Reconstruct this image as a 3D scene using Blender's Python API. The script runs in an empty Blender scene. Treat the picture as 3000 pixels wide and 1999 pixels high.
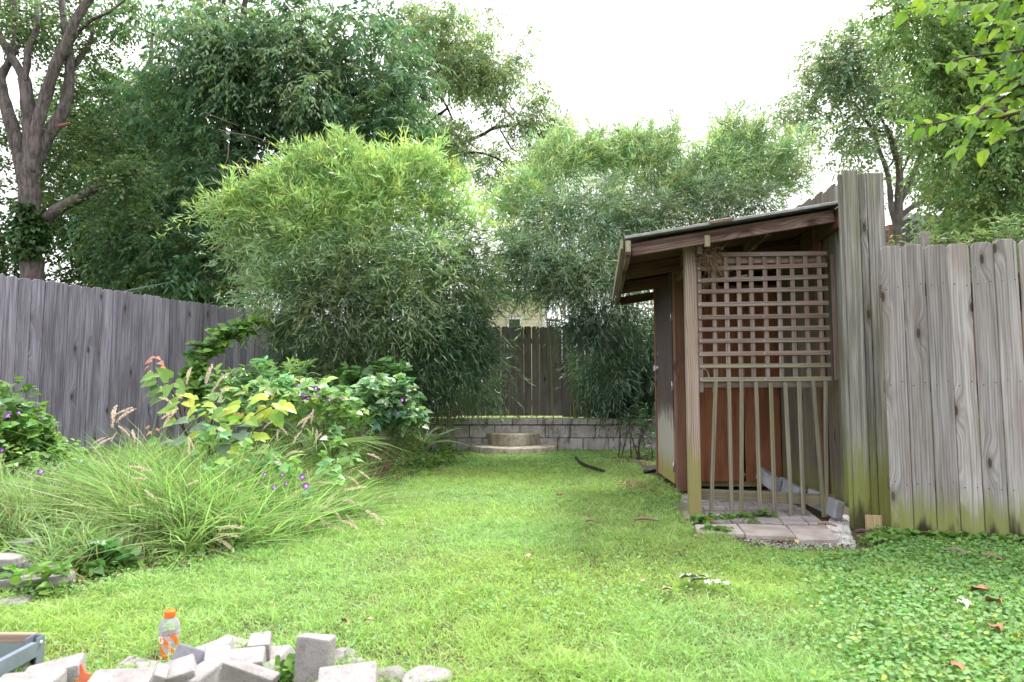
import bpy, math, random
import numpy as np
from mathutils import Vector, Matrix, Euler

random.seed(11)
RNG = np.random.default_rng(5)
R = math.radians
scene = bpy.context.scene
COL = scene.collection

# ------------------------------------------------------------------ camera
CAM_H = 0.95
PITCH = R(4.43)
FOC = 2000.0            # focal length in pixels of the 3000 px wide photograph (24 mm)
cam_data = bpy.data.cameras.new('camera')
cam_data.lens = 24.0
cam_data.sensor_width = 36.0
cam_data.clip_start = 0.05
cam_data.clip_end = 400.0
cam_data.dof.use_dof = True
cam_data.dof.focus_distance = 7.0
cam_data.dof.aperture_fstop = 4.0
cam = bpy.data.objects.new('camera', cam_data)
cam.location = (0, 0, CAM_H)
cam.rotation_euler = (R(90) + PITCH, 0, 0)
COL.objects.link(cam)
scene.camera = cam

# ------------------------------------------------------------------ sky: a bright overcast
world = bpy.data.worlds.new('World')
scene.world = world
world.use_nodes = True
wn = world.node_tree
wn.nodes.clear()
wo = wn.nodes.new('ShaderNodeOutputWorld')
bg = wn.nodes.new('ShaderNodeBackground')
sky = wn.nodes.new('ShaderNodeTexSky')
sky.sky_type = 'NISHITA'
sky.sun_disc = False
sky.sun_elevation = R(56)
sky.sun_rotation = R(30)
sky.air_density = 1.0
sky.dust_density = 4.0
geo = wn.nodes.new('ShaderNodeNewGeometry')
sp = wn.nodes.new('ShaderNodeSeparateXYZ')
wn.links.new(geo.outputs['Incoming'], sp.inputs[0])
up = wn.nodes.new('ShaderNodeMath'); up.operation = 'MULTIPLY'; up.inputs[1].default_value = -1.0
wn.links.new(sp.outputs['Z'], up.inputs[0])
grad = wn.nodes.new('ShaderNodeMapRange')
grad.inputs['From Min'].default_value = 0.0; grad.inputs['From Max'].default_value = 1.0
grad.inputs['To Min'].default_value = 7.0; grad.inputs['To Max'].default_value = 13.0
wn.links.new(up.outputs[0], grad.inputs['Value'])
cloud = wn.nodes.new('ShaderNodeMix'); cloud.data_type = 'RGBA'; cloud.blend_type = 'MULTIPLY'
cloud.inputs['Factor'].default_value = 1.0
cloud.inputs['A'].default_value = (1.0, 0.985, 1.0, 1)
wn.links.new(grad.outputs['Result'], cloud.inputs['B'])
mx = wn.nodes.new('ShaderNodeMix'); mx.data_type = 'RGBA'
mx.inputs['Factor'].default_value = 0.9
wn.links.new(sky.outputs[0], mx.inputs['A'])
wn.links.new(cloud.outputs['Result'], mx.inputs['B'])
wn.links.new(mx.outputs['Result'], bg.inputs['Color'])
bg.inputs['Strength'].default_value = 0.1
wn.links.new(bg.outputs[0], wo.inputs['Surface'])

sun_data = bpy.data.lights.new('sun', 'SUN')
sun_data.energy = 2.8
sun_data.angle = R(12)
sun_data.color = (1.0, 0.97, 0.92)
sun = bpy.data.objects.new('sun', sun_data)
# direction the light comes from: high, a little right of and beyond the yard
sd = Vector((math.sin(R(30)) * math.cos(R(56)), math.cos(R(30)) * math.cos(R(56)), math.sin(R(56))))
sun.rotation_euler = sd.to_track_quat('Z', 'Y').to_euler()
COL.objects.link(sun)

scene.render.engine = 'CYCLES'
scene.view_settings.view_transform = 'Standard'
scene.view_settings.look = 'None'
scene.view_settings.gamma = 1.0
scene.view_settings.use_curve_mapping = False
scene.view_settings.exposure = 1.3
scene.cycles.max_bounces = 6
scene.cycles.diffuse_bounces = 3
scene.cycles.glossy_bounces = 2
scene.cycles.transmission_bounces = 4
scene.cycles.transparent_max_bounces = 8

# ------------------------------------------------------------------ measuring: photograph pixel -> place
CP, SP_ = math.cos(PITCH), math.sin(PITCH)
def ray(u, v):
    x = (u - 1500.0) / FOC; y = -(v - 999.5) / FOC
    return Vector((x, CP - y * SP_, SP_ + y * CP))
def P(u, v, Y):
    d = ray(u, v); t = Y / d.y
    return Vector((d.x * t, Y, CAM_H + d.z * t))
def G(u, v, z=0.0):
    d = ray(u, v); t = (z - CAM_H) / d.z
    return Vector((d.x * t, d.y * t, z))

# ------------------------------------------------------------------ objects
def link(o, parent=None):
    COL.objects.link(o)
    if parent is not None: o.parent = parent
    return o
def tag(o, label=None, cat=None, group=None, kind=None):
    if label: o['label'] = label
    if cat: o['category'] = cat
    if group: o['group'] = group
    if kind: o['kind'] = kind
    return o
def thing(name, label, cat, loc=(0, 0, 0), rz=0.0, group=None):
    o = bpy.data.objects.new(name, None)
    o.location = loc; o.rotation_euler = (0, 0, rz)
    o.empty_display_size = 0.1
    link(o)
    return tag(o, label, cat, group)
def mesh_obj(name, me, mat=None, parent=None, loc=(0, 0, 0), rot=(0, 0, 0)):
    if mat is not None and len(me.materials) == 0: me.materials.append(mat)
    o = bpy.data.objects.new(name, me)
    o.location = loc; o.rotation_euler = rot
    return link(o, parent)
def rel(parent, p):      # world point -> the thing's own space (things are only moved and turned about z)
    p = Vector(p) - Vector(parent.location)
    return Matrix.Rotation(-parent.rotation_euler.z, 3, 'Z') @ p
def copy_tree(o, parent=None):
    c = o.copy(); link(c, parent)
    for ch in list(o.children): copy_tree(ch, c)
    return c

class MB:
    """collects vertices and faces for one mesh"""
    def __init__(s): s.v = []; s.f = []; s.sm = []
    def add(s, vs, fs, smooth=False):
        b = len(s.v); s.v += [tuple(x) for x in vs]
        s.f += [tuple(i + b for i in f) for f in fs]; s.sm += [smooth] * len(fs)
    def box(s, c, d, rot=None, ch=0.0):
        M = rot if rot is not None else Matrix.Identity(3)
        x, y, z = d[0] / 2, d[1] / 2, d[2] / 2
        pts = [(-x, -y, -z), (x, -y, -z), (x, y, -z), (-x, y, -z), (-x, -y, z), (x, -y, z), (x, y, z), (-x, y, z)]
        s.add([Vector(c) + M @ Vector(p) for p in pts],
              [(3, 2, 1, 0), (4, 5, 6, 7), (0, 1, 5, 4), (1, 2, 6, 5), (2, 3, 7, 6), (3, 0, 4, 7)])
    def tube(s, pts, rad, n=8, smooth=True, cap=True):
        pts = [Vector(p) for p in pts]; m = len(pts)
        if not hasattr(rad, '__len__'): rad = [rad] * m
        ref = Vector((0.3, 1, 0.1)).normalized(); vs = []
        for i, p in enumerate(pts):
            t = (pts[min(i + 1, m - 1)] - pts[max(i - 1, 0)]).normalized()
            a = t.cross(ref)
            if a.length < 1e-3: a = t.cross(Vector((1, 0, 0)))
            a.normalize(); b = a.cross(t)
            for k in range(n):
                an = 2 * math.pi * k / n
                vs.append(p + (a * math.cos(an) + b * math.sin(an)) * rad[i])
        fs = []
        for i in range(m - 1):
            for k in range(n):
                k2 = (k + 1) % n
                fs.append((i * n + k, (i + 1) * n + k, (i + 1) * n + k2, i * n + k2))
        if cap: fs.append(tuple(range(n))); fs.append(tuple((m - 1) * n + k for k in reversed(range(n))))
        s.add(vs, fs, smooth)
    def lathe(s, prof, n=24, c=(0, 0, 0), smooth=True):
        vs = []; fs = []
        for (r, z) in prof:
            for k in range(n):
                a = 2 * math.pi * k / n
                vs.append((c[0] + r * math.cos(a), c[1] + r * math.sin(a), c[2] + z))
        for i in range(len(prof) - 1):
            for k in range(n):
                k2 = (k + 1) % n
                fs.append((i * n + k, i * n + k2, (i + 1) * n + k2, (i + 1) * n + k))
        s.add(vs, fs, smooth)
    def prism(s, poly, z0, z1, ch=0.006):
        n = len(poly); cx = sum(p[0] for p in poly) / n; cy = sum(p[1] for p in poly) / n
        def ins(p):
            d = Vector((p[0] - cx, p[1] - cy)); l = max(d.length, 1e-6)
            return (p[0] - d.x / l * ch, p[1] - d.y / l * ch)
        vs = [(p[0], p[1], z0) for p in poly] + [(p[0], p[1], z1 - ch) for p in poly] + [ins(p) + (z1,) for p in poly]
        fs = [tuple(range(2 * n, 3 * n))]
        for i in range(n):
            j = (i + 1) % n
            fs += [(i, j, n + j, n + i), (n + i, n + j, 2 * n + j, 2 * n + i)]
        s.add(vs, fs)
    def mesh(s, name):
        me = bpy.data.meshes.new(name); me.from_pydata(s.v, [], s.f)
        me.polygons.foreach_set('use_smooth', s.sm); me.update(); return me
    def build(s, name, mat, parent=None, loc=(0, 0, 0), rot=(0, 0, 0)):
        return mesh_obj(name, s.mesh(name), mat, parent, loc, rot)

def smooth_path(pts, sub=4):
    pts = [Vector(p) for p in pts]; out = []
    for i in range(len(pts) - 1):
        p0 = pts[max(i - 1, 0)]; p1 = pts[i]; p2 = pts[i + 1]; p3 = pts[min(i + 2, len(pts) - 1)]
        for k in range(sub):
            t = k / sub
            out.append(0.5 * ((2 * p1) + (p2 - p0) * t + (2 * p0 - 5 * p1 + 4 * p2 - p3) * t * t + (3 * p1 - p0 - 3 * p2 + p3) * t ** 3))
    out.append(pts[-1]); return out
def lerp_list(a, n):
    return [float(x) for x in np.interp(np.linspace(0, len(a) - 1, n), range(len(a)), a)]

# ------------------------------------------------------------------ planks (length along local z, face towards local -y)
_pl = {}
def plank_mesh(w, t, L, dog=0.0, mat=None):
    key = (round(w, 3), round(t, 3), round(L, 2), round(dog, 3), mat.name if mat else '')
    if key in _pl: return _pl[key]
    h = w / 2; c = dog
    out = [(-h, 0), (h, 0), (h, L - c), (h - c, L), (-h + c, L), (-h, L - c)] if dog > 0 else [(-h, 0), (h, 0), (h, L), (-h, L)]
    n = len(out); e = min(0.0025, w * .1, t * .2); vs = []
    cxz = (0, L / 2)
    def ins(p): return (p[0] - math.copysign(e, p[0]), p[1] + (e if p[1] < L / 2 else -e))
    for (y, f) in ((-t / 2, ins), (-t / 2 + e, lambda p: p), (t / 2, lambda p: p)):
        for p in out:
            q = f(p); vs.append((q[0], y, q[1]))
    fs = [tuple(range(n)), tuple(reversed(range(2 * n, 3 * n)))]
    for r in (0, 1):
        for i in range(n):
            j = (i + 1) % n
            fs.append((r * n + i, (r + 1) * n + i, (r + 1) * n + j, r * n + j))
    me = bpy.data.meshes.new('plank'); me.from_pydata(vs, [], fs); me.update()
    if mat: me.materials.append(mat)
    _pl[key] = me
    return me
def beam(name, parent, p0, p1, w, t, mat, face=(0, -1, 0), dog=0.0):
    """a plank from p0 to p1 (world), w across, t thick, its broad face turned towards `face`"""
    p0 = Vector(p0); p1 = Vector(p1); z = (p1 - p0); L = z.length; z.normalize()
    f = Vector(face); y = -(f - z * f.dot(z)).normalized(); x = y.cross(z)
    M = Matrix((x, y, z)).transposed().to_4x4(); M.translation = p0
    o = bpy.data.objects.new(name, plank_mesh(w, t, L, dog, mat))
    link(o, parent)
    if parent is not None:
        Pm = Matrix.Translation(parent.location) @ Matrix.Rotation(parent.rotation_euler.z, 4, 'Z')
        if parent.parent is not None:
            gp = parent.parent
            Pm = (Matrix.Translation(gp.location) @ Matrix.Rotation(gp.rotation_euler.z, 4, 'Z')) @ Pm
        M = Pm.inverted() @ M
    o.matrix_local = M
    return o

# ------------------------------------------------------------------ materials
class NT:
    def __init__(s, name):
        s.m = bpy.data.materials.new(name); s.m.use_nodes = True
        s.t = s.m.node_tree; s.t.nodes.clear()
        s.out = s.t.nodes.new('ShaderNodeOutputMaterial')
    def put(s, sock, val):
        if isinstance(val, bpy.types.NodeSocket): s.t.links.new(val, sock)
        elif val is not None:
            if isinstance(val, (tuple, list)) and len(val) == 3 and sock.type == 'RGBA': val = tuple(val) + (1,)
            sock.default_value = val
    def node(s, t, **kw):
        n = s.t.nodes.new(t)
        for k, v in kw.items(): setattr(n, k, v)
        return n
    def math(s, op, a, b=None, c=None, clamp=False):
        n = s.node('ShaderNodeMath', operation=op, use_clamp=clamp)
        s.put(n.inputs[0], a); s.put(n.inputs[1], b); s.put(n.inputs[2], c)
        return n.outputs[0]
    def vmath(s, op, a, b):
        n = s.node('ShaderNodeVectorMath', operation=op); s.put(n.inputs[0], a); s.put(n.inputs[1], b); return n.outputs[0]
    def comb(s, x, y, z):
        n = s.node('ShaderNodeCombineXYZ'); s.put(n.inputs[0], x); s.put(n.inputs[1], y); s.put(n.inputs[2], z); return n.outputs[0]
    def sep(s, v):
        n = s.node('ShaderNodeSeparateXYZ'); s.put(n.inputs[0], v); return n.outputs
    def noise(s, vec, scale=1.0, detail=3.0, rough=0.55, dist=0.0):
        n = s.node('ShaderNodeTexNoise'); s.put(n.inputs['Vector'], vec)
        n.inputs['Scale'].default_value = scale; n.inputs['Detail'].default_value = detail
        n.inputs['Roughness'].default_value = rough; n.inputs['Distortion'].default_value = dist
        return n.outputs['Fac']
    def step(s, v, a, b, lo=0.0, hi=1.0):
        n = s.node('ShaderNodeMapRange', interpolation_type='SMOOTHSTEP')
        if a > b: a, b, lo, hi = b, a, hi, lo
        s.put(n.inputs['Value'], v)
        n.inputs['From Min'].default_value = a; n.inputs['From Max'].default_value = b
        n.inputs['To Min'].default_value = lo; n.inputs['To Max'].default_value = hi
        return n.outputs['Result']
    def mix(s, f, a, b, mode='MIX'):
        n = s.node('ShaderNodeMix', data_type='RGBA', blend_type=mode)
        s.put(n.inputs['Factor'], f); s.put(n.inputs['A'], a); s.put(n.inputs['B'], b); return n.outputs['Result']
    def bump(s, h, strength=0.3, dist=0.005):
        n = s.node('ShaderNodeBump'); n.inputs['Strength'].default_value = strength; n.inputs['Distance'].default_value = dist
        s.put(n.inputs['Height'], h); return n.outputs[0]
    def bsdf(s, col, rough=0.8, normal=None, metal=0.0, spec=0.3, **kw):
        n = s.node('ShaderNodeBsdfPrincipled'); s.put(n.inputs['Base Color'], col); s.put(n.inputs['Roughness'], rough)
        n.inputs['Metallic'].default_value = metal; n.inputs['Specular IOR Level'].default_value = spec
        for k, v in kw.items(): s.put(n.inputs[k], v)
        if normal is not None: s.put(n.inputs['Normal'], normal)
        return n.outputs[0]
    def done(s, sh): s.t.links.new(sh, s.out.inputs['Surface']); return s.m
    def obj(s): return s.node('ShaderNodeTexCoord').outputs['Object']
    def pos(s): return s.node('ShaderNodeNewGeometry').outputs['Position']
    def rnd(s): return s.node('ShaderNodeObjectInfo').outputs['Random']

def wood(name, dark, light, warm=(0.2, 0.13, 0.08), warmth=0.3, knots=0.5, ring=0.5, algae=0.0, alg_top=0.5,
         var=0.3, rough=0.85, rot=0.0, alg_col=(0.17, 0.19, 0.035), peel=0.0, crack=0.5):
    s = NT(name); r = s.rnd()
    p = s.vmath('ADD', s.obj(), s.comb(s.math('MULTIPLY', r, 37.0), s.math('MULTIPLY', r, 91.0), s.math('MULTIPLY', r, 53.0)))
    x, y, z = s.sep(p)
    vor = s.node('ShaderNodeTexVoronoi', voronoi_dimensions='2D', feature='F1'); vor.inputs['Scale'].default_value = 1.0
    s.put(vor.inputs['Vector'], s.comb(s.math('MULTIPLY', x, 6.0), s.math('MULTIPLY', z, 2.0), 0.0))
    kd = vor.outputs['Distance']
    pres = s.math('LESS_THAN', s.sep(vor.outputs['Color'])[0], knots)
    halo = s.math('MULTIPLY', s.step(kd, 0.42, 0.0), pres)
    warp = s.noise(s.comb(s.math('MULTIPLY', x, 2.5), y, s.math('MULTIPLY', z, 0.8)), 1.5, 2.0)
    g = s.math('ADD', s.math('ADD', x, s.math('MULTIPLY', y, 0.6)),
               s.math('ADD', s.math('MULTIPLY', s.math('SUBTRACT', warp, 0.5), 0.10 * ring), s.math('MULTIPLY', halo, 0.045)))
    streak = s.noise(s.comb(s.math('MULTIPLY', g, 60.0), s.math('MULTIPLY', y, 15.0), s.math('MULTIPLY', z, 1.6)), 1.0, 5.0, 0.65)
    rg = s.math('ABSOLUTE', s.math('SINE', s.math('MULTIPLY', g, 190.0)))
    fac = s.math('ADD', s.math('MULTIPLY', streak, 1.0 - 0.3 * ring), s.math('MULTIPLY', rg, 0.3 * ring))
    col = s.mix(s.step(fac, 0.32, 0.68), dark, light)
    patch = s.noise(s.comb(s.math('MULTIPLY', x, 6.0), y, s.math('MULTIPLY', z, 1.2)), 1.6, 3.0)
    col = s.mix(s.math('MULTIPLY', s.step(patch, 0.42, 0.68), warmth), col, warm)
    r2 = s.math('FRACT', s.math('MULTIPLY', r, 7.31)); tone = s.math('ADD', 1.0 - var / 2, s.math('MULTIPLY', r2, var))
    col = s.mix(1.0, col, s.comb(tone, tone, tone), 'MULTIPLY')
    fine = s.noise(s.comb(s.math('MULTIPLY', x, 170.0), s.math('MULTIPLY', y, 60.0), s.math('MULTIPLY', z, 2.2)), 1.0, 2.0)
    ck = s.math('MULTIPLY', s.step(fine, 0.36, 0.28), crack)
    col = s.mix(ck, col, (0.03, 0.025, 0.022))
    col = s.mix(s.math('MULTIPLY', s.math('MULTIPLY', s.step(kd, 0.2, 0.08), pres), 0.5), col, tuple(c * 0.6 for c in warm))
    core = s.math('MULTIPLY', s.step(kd, 0.085, 0.05), pres)
    col = s.mix(s.math('MULTIPLY', core, 0.85), col, (0.045, 0.03, 0.022))
    wz = s.sep(s.pos())[2]
    if peel:
        pn = s.noise(s.comb(s.math('MULTIPLY', x, 30.0), s.math('MULTIPLY', y, 30.0), s.math('MULTIPLY', z, 4.0)), 1.0, 4.0)
        pz = s.math('ADD', wz, s.math('MULTIPLY', s.math('SUBTRACT', pn, 0.5), 0.7))
        col = s.mix(s.math('MULTIPLY', s.step(pz, 0.85, 0.6), peel), col, (0.42, 0.40, 0.38))
    if algae:
        an = s.noise(s.comb(s.math('MULTIPLY', x, 26.0), s.math('MULTIPLY', y, 26.0), s.math('MULTIPLY', z, 3.0)), 1.0, 4.0, 0.7)
        az = s.math('ADD', wz, s.math('MULTIPLY', s.math('SUBTRACT', an, 0.5), alg_top * 1.1))
        a = s.math('MULTIPLY', s.step(az, alg_top, alg_top * 0.35), algae)
        col = s.mix(a, col, s.mix(an, alg_col, tuple(c * 1.5 for c in alg_col)))
    if rot:
        rn = s.noise(s.comb(s.math('MULTIPLY', x, 9.0), y, s.math('MULTIPLY', z, 2.0)), 1.0, 3.0)
        rz = s.math('ADD', wz, s.math('MULTIPLY', s.math('SUBTRACT', rn, 0.5), 0.9))
        col = s.mix(s.math('MULTIPLY', s.step(rz, 0.12, -0.05), rot), col, (0.022, 0.018, 0.014))
    h = s.math('SUBTRACT', fac, s.math('MULTIPLY', ck, 0.8))
    return s.done(s.bsdf(col, rough, s.bump(h, 0.5, 0.003)))

def stone(name, a, b, dirt=(0.05, 0.045, 0.035), dirty=0.3, grain=60.0, speck=0.35, var=0.25, streaks=0.0, moss=0.0, rough=0.9):
    s = NT(name); r = s.rnd()
    p = s.vmath('ADD', s.obj(), s.comb(s.math('MULTIPLY', r, 17.0), s.math('MULTIPLY', r, 31.0), s.math('MULTIPLY', r, 13.0)))
    n1 = s.noise(p, 5.0, 4.0); n2 = s.noise(p, grain, 3.0, 0.7); n3 = s.noise(p, grain * 5, 1.0)
    col = s.mix(s.step(n1, 0.35, 0.65), a, b)
    col = s.mix(s.math('MULTIPLY', s.step(n2, 0.5, 0.75), speck), col, tuple(c * 0.45 for c in a))
    col = s.mix(s.math('MULTIPLY', s.step(n3, 0.6, 0.75), speck), col, tuple(min(1, c * 1.4) for c in b))
    r2 = s.math('FRACT', s.math('MULTIPLY', r, 5.77)); tone = s.math('ADD', 1.0 - var / 2, s.math('MULTIPLY', r2, var))
    col = s.mix(1.0, col, s.comb(tone, tone, tone), 'MULTIPLY')
    dn = s.noise(p, 9.0, 5.0, 0.7)
    col = s.mix(s.math('MULTIPLY', s.step(dn, 0.48, 0.7), dirty), col, dirt)
    if streaks:
        w = s.sep(s.pos())
        st = s.noise(s.comb(s.math('MULTIPLY', w[0], 7.0), s.math('MULTIPLY', w[1], 7.0), s.math('MULTIPLY', w[2], 1.6)), 1.0, 5.0, 0.7)
        col = s.mix(s.math('MULTIPLY', s.step(st, 0.5, 0.66), streaks), col, (0.05, 0.045, 0.042))
    if moss:
        mn = s.noise(p, 4.0, 4.0, 0.7)
        col = s.mix(s.math('MULTIPLY', s.step(mn, 0.5, 0.7), moss), col, (0.16, 0.16, 0.06))
    return s.done(s.bsdf(col, rough, s.bump(s.math('ADD', s.math('ADD', n2, s.math('MULTIPLY', n1, 2.0)), s.math('MULTIPLY', n3, 0.5)), 0.8, 0.004)))

def leafmat(name, trans=0.35, rough=0.45, spec=0.4, tint=(1.25, 1.35, 0.5)):
    s = NT(name)
    at = s.node('ShaderNodeAttribute', attribute_name='col')
    c = at.outputs['Color']
    a = s.bsdf(c, rough, spec=spec)
    t = s.node('ShaderNodeBsdfTranslucent'); s.put(t.inputs['Color'], s.mix(1.0, c, tint, 'MULTIPLY'))
    m = s.node('ShaderNodeMixShader'); m.inputs[0].default_value = trans
    s.t.links.new(a, m.inputs[1]); s.t.links.new(t.outputs[0], m.inputs[2])
    return s.done(m.outputs[0])

def bark(name, a, b, scale=1.0, moss=0.0):
    s = NT(name); p = s.obj(); x, y, z = s.sep(p)
    q = s.comb(s.math('MULTIPLY', x, 22.0 * scale), s.math('MULTIPLY', y, 22.0 * scale), s.math('MULTIPLY', z, 5.0 * scale))
    n = s.noise(q, 1.0, 6.0, 0.7, 0.4); big = s.noise(p, 1.5, 3.0)
    col = s.mix(s.step(n, 0.35, 0.65), a, b)
    col = s.mix(s.math('MULTIPLY', s.step(big, 0.45, 0.7), 0.4), col, tuple(c * 0.6 for c in a))
    if moss: col = s.mix(s.math('MULTIPLY', s.step(s.noise(p, 3.0, 3.0), 0.5, 0.7), moss), col, (0.09, 0.1, 0.04))
    return s.done(s.bsdf(col, 0.95, s.bump(n, 1.0, 0.02)))

def plain(name, col, rough=0.6, metal=0.0, spec=0.4, amt=0.2, scale=20.0, bumpd=0.001):
    s = NT(name); n = s.noise(s.obj(), scale, 4.0, 0.65)
    c = s.mix(s.math('MULTIPLY', s.step(n, 0.4, 0.7), amt), col, tuple(x * 0.5 for x in col))
    return s.done(s.bsdf(c, rough, s.bump(n, 0.3, bumpd), metal=metal, spec=spec))

M = {}
M['fence_left'] = wood('cedar_grey_violet', (0.125, 0.12, 0.15), (0.33, 0.32, 0.385), warm=(0.13, 0.11, 0.125), warmth=0.5, knots=0.3, ring=0.25, var=0.45)
M['fence_back'] = wood('cedar_brown_grey', (0.105, 0.095, 0.092), (0.225, 0.205, 0.198), warm=(0.11, 0.09, 0.08), warmth=0.6, knots=0.25, ring=0.3, var=0.3)
M['fence_right'] = wood('pine_pale_weathered', (0.22, 0.20, 0.205), (0.45, 0.425, 0.435), warm=(0.24, 0.185, 0.165), warmth=0.5, knots=0.36, ring=0.45, algae=0.8, alg_top=0.36, var=0.5, rot=0.95, crack=0.4)
M['fence_tall'] = wood('pine_grey_mossy', (0.12, 0.115, 0.105), (0.33, 0.32, 0.305), warm=(0.12, 0.13, 0.06), warmth=0.45, knots=0.15, ring=0.25, algae=0.8, alg_top=0.8, var=0.35, rot=0.8, crack=0.4)
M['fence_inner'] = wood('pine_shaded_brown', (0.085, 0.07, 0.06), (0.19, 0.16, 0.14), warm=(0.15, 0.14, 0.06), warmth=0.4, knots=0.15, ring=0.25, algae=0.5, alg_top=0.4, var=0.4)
M['lattice'] = wood('lattice_wood', (0.13, 0.10, 0.09), (0.295, 0.24, 0.225), warm=(0.22, 0.12, 0.09), warmth=0.5, knots=0.1, ring=0.2, var=0.25, algae=0.5, alg_top=0.55, crack=0.4)
M['lattice_mossy'] = wood('lattice_wood_mossy', (0.12, 0.107, 0.085), (0.27, 0.245, 0.20), warm=(0.24, 0.23, 0.11), warmth=0.5, knots=0.1, ring=0.2, var=0.25, crack=0.4)
M['post'] = wood('post_wood', (0.17, 0.125, 0.10), (0.38, 0.305, 0.27), warm=(0.3, 0.2, 0.13), warmth=0.35, knots=0.15, ring=1.0, algae=0.85, alg_top=0.75, alg_col=(0.2, 0.19, 0.06), var=0.1, crack=0.3)
M['red'] = wood('stained_red_wood', (0.11, 0.052, 0.036), (0.25, 0.13, 0.095), warm=(0.12, 0.06, 0.045), warmth=0.4, knots=0.3, ring=0.9, var=0.25, crack=0.2)
M['ply'] = wood('stained_plywood', (0.25, 0.095, 0.05), (0.33, 0.145, 0.08), warm=(0.16, 0.06, 0.035), warmth=0.7, knots=0.35, ring=0.8, var=0.1, crack=0.1)
M['rafter'] = wood('rafter_wood', (0.10, 0.055, 0.05), (0.30, 0.215, 0.20), warm=(0.07, 0.035, 0.03), warmth=0.9, knots=0.3, ring=0.5, var=0.3, crack=0.3)
M['rafter_end'] = wood('cut_end_wood', (0.22, 0.20, 0.13), (0.35, 0.33, 0.23), knots=0.0, warmth=0.2, var=0.2)
M['rafter_red'] = wood('rafter_red_wood', (0.07, 0.032, 0.026), (0.16, 0.085, 0.065), warm=(0.07, 0.035, 0.03), warmth=0.5, knots=0.2, ring=0.4, var=0.3)
M['door'] = wood('dark_painted_door', (0.055, 0.042, 0.05), (0.10, 0.08, 0.085), warm=(0.16, 0.07, 0.045), warmth=0.3, knots=0.05, ring=0.1, var=0.1, algae=0.9, alg_top=0.42, peel=0.85, alg_col=(0.24, 0.22, 0.06), crack=0.3)
M['plank_mossy'] = wood('mossy_low_rail', (0.12, 0.105, 0.08), (0.26, 0.23, 0.18), warm=(0.2, 0.19, 0.08), warmth=0.5, knots=0.1, var=0.1)
M['block_wood'] = wood('fresh_wood_block', (0.36, 0.26, 0.15), (0.55, 0.42, 0.27), knots=0.0, warmth=0.1, var=0.1)
M['leaf'] = leafmat('leaf', 0.35, 0.4, 0.45, (1.05, 1.2, 0.65))
M['leaf_tree'] = leafmat('tree_leaf', 0.4, 0.42, 0.45, (1.0, 1.1, 0.7))
M['leaf_gloss'] = leafmat('glossy_leaf', 0.3, 0.28, 0.5)
M['bamboo_leaf'] = leafmat('bamboo_leaf', 0.42, 0.3, 0.6, (1.0, 1.12, 0.7))
M['grass'] = leafmat('grass_blade', 0.42, 0.45, 0.4, (1.0, 1.12, 0.75))
M['ivy'] = leafmat('ivy_leaf', 0.3, 0.6, 0.25, (1.1, 1.3, 0.6))
M['petal'] = leafmat('petal', 0.35, 0.6, 0.2, (1.2, 1.0, 1.2))
M['dry'] = leafmat('dry_plant', 0.25, 0.8, 0.15, (1.1, 1.0, 0.8))
M['bark'] = bark('bark_grey', (0.06, 0.052, 0.05), (0.185, 0.16, 0.15))
M['bark_dark'] = bark('bark_dark', (0.03, 0.026, 0.026), (0.085, 0.07, 0.066))
M['bark_mid'] = bark('bark_brown', (0.085, 0.07, 0.07), (0.19, 0.16, 0.155))
M['culm'] = plain('bamboo_culm', (0.25, 0.26, 0.08), 0.4)
M['twig'] = plain('dry_twig', (0.22, 0.16, 0.12), 0.9)
M['stem_dark'] = plain('dark_stem', (0.07, 0.045, 0.04), 0.8)
M['stem_green'] = plain('green_stem', (0.16, 0.24, 0.06), 0.6)
M['block'] = stone('concrete_block', (0.36, 0.335, 0.33), (0.48, 0.455, 0.45), dirty=0.35, streaks=0.75, moss=0.25)
M['mortar'] = stone('mortar', (0.10, 0.095, 0.09), (0.16, 0.15, 0.14), dirty=0.5)
M['step'] = stone('old_concrete', (0.32, 0.29, 0.22), (0.48, 0.44, 0.35), dirty=0.5, streaks=0.45, moss=0.35)
M['slab'] = stone('sandy_slab', (0.34, 0.29, 0.27), (0.46, 0.40, 0.38), dirty=0.22, grain=90)
M['brickpaver'] = stone('grey_paver', (0.27, 0.245, 0.25), (0.41, 0.37, 0.37), dirty=0.2, var=0.35)
M['pile'] = stone('pale_paver', (0.25, 0.232, 0.23), (0.37, 0.345, 0.345), dirty=0.4, grain=80, speck=0.5, var=0.3)
M['pile_blue'] = stone('bluish_paver', (0.23, 0.23, 0.265), (0.33, 0.325, 0.37), dirty=0.3, grain=110, speck=0.3, var=0.2)
M['rubble'] = stone('rubble', (0.18, 0.165, 0.165), (0.30, 0.28, 0.275), dirty=0.3)
M['curb'] = stone('blue_grey_curb', (0.24, 0.25, 0.28), (0.36, 0.37, 0.41), dirty=0.15)
M['gravel'] = stone('white_gravel', (0.30, 0.285, 0.28), (0.52, 0.50, 0.49), dirty=0.1, var=0.5)
M['galv'] = plain('galvanised_steel', (0.24, 0.28, 0.35), 0.4, 0.35, amt=0.35, scale=9)
M['roof_metal'] = plain('roof_sheet', (0.26, 0.27, 0.27), 0.6, 0.1, amt=0.8, scale=9)
M['steel'] = plain('zinc_hardware', (0.6, 0.6, 0.66), 0.35, 0.8)
M['black_metal'] = plain('black_hinge', (0.015, 0.015, 0.018), 0.45)
M['hose'] = plain('black_rubber', (0.014, 0.015, 0.017), 0.35)
M['frame_wood'] = wood('raised_bed_board', (0.24, 0.17, 0.14), (0.36, 0.27, 0.23), knots=0.1, warmth=0.3, var=0.1)
M['terracotta'] = plain('terracotta', (0.55, 0.13, 0.06), 0.8)
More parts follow.
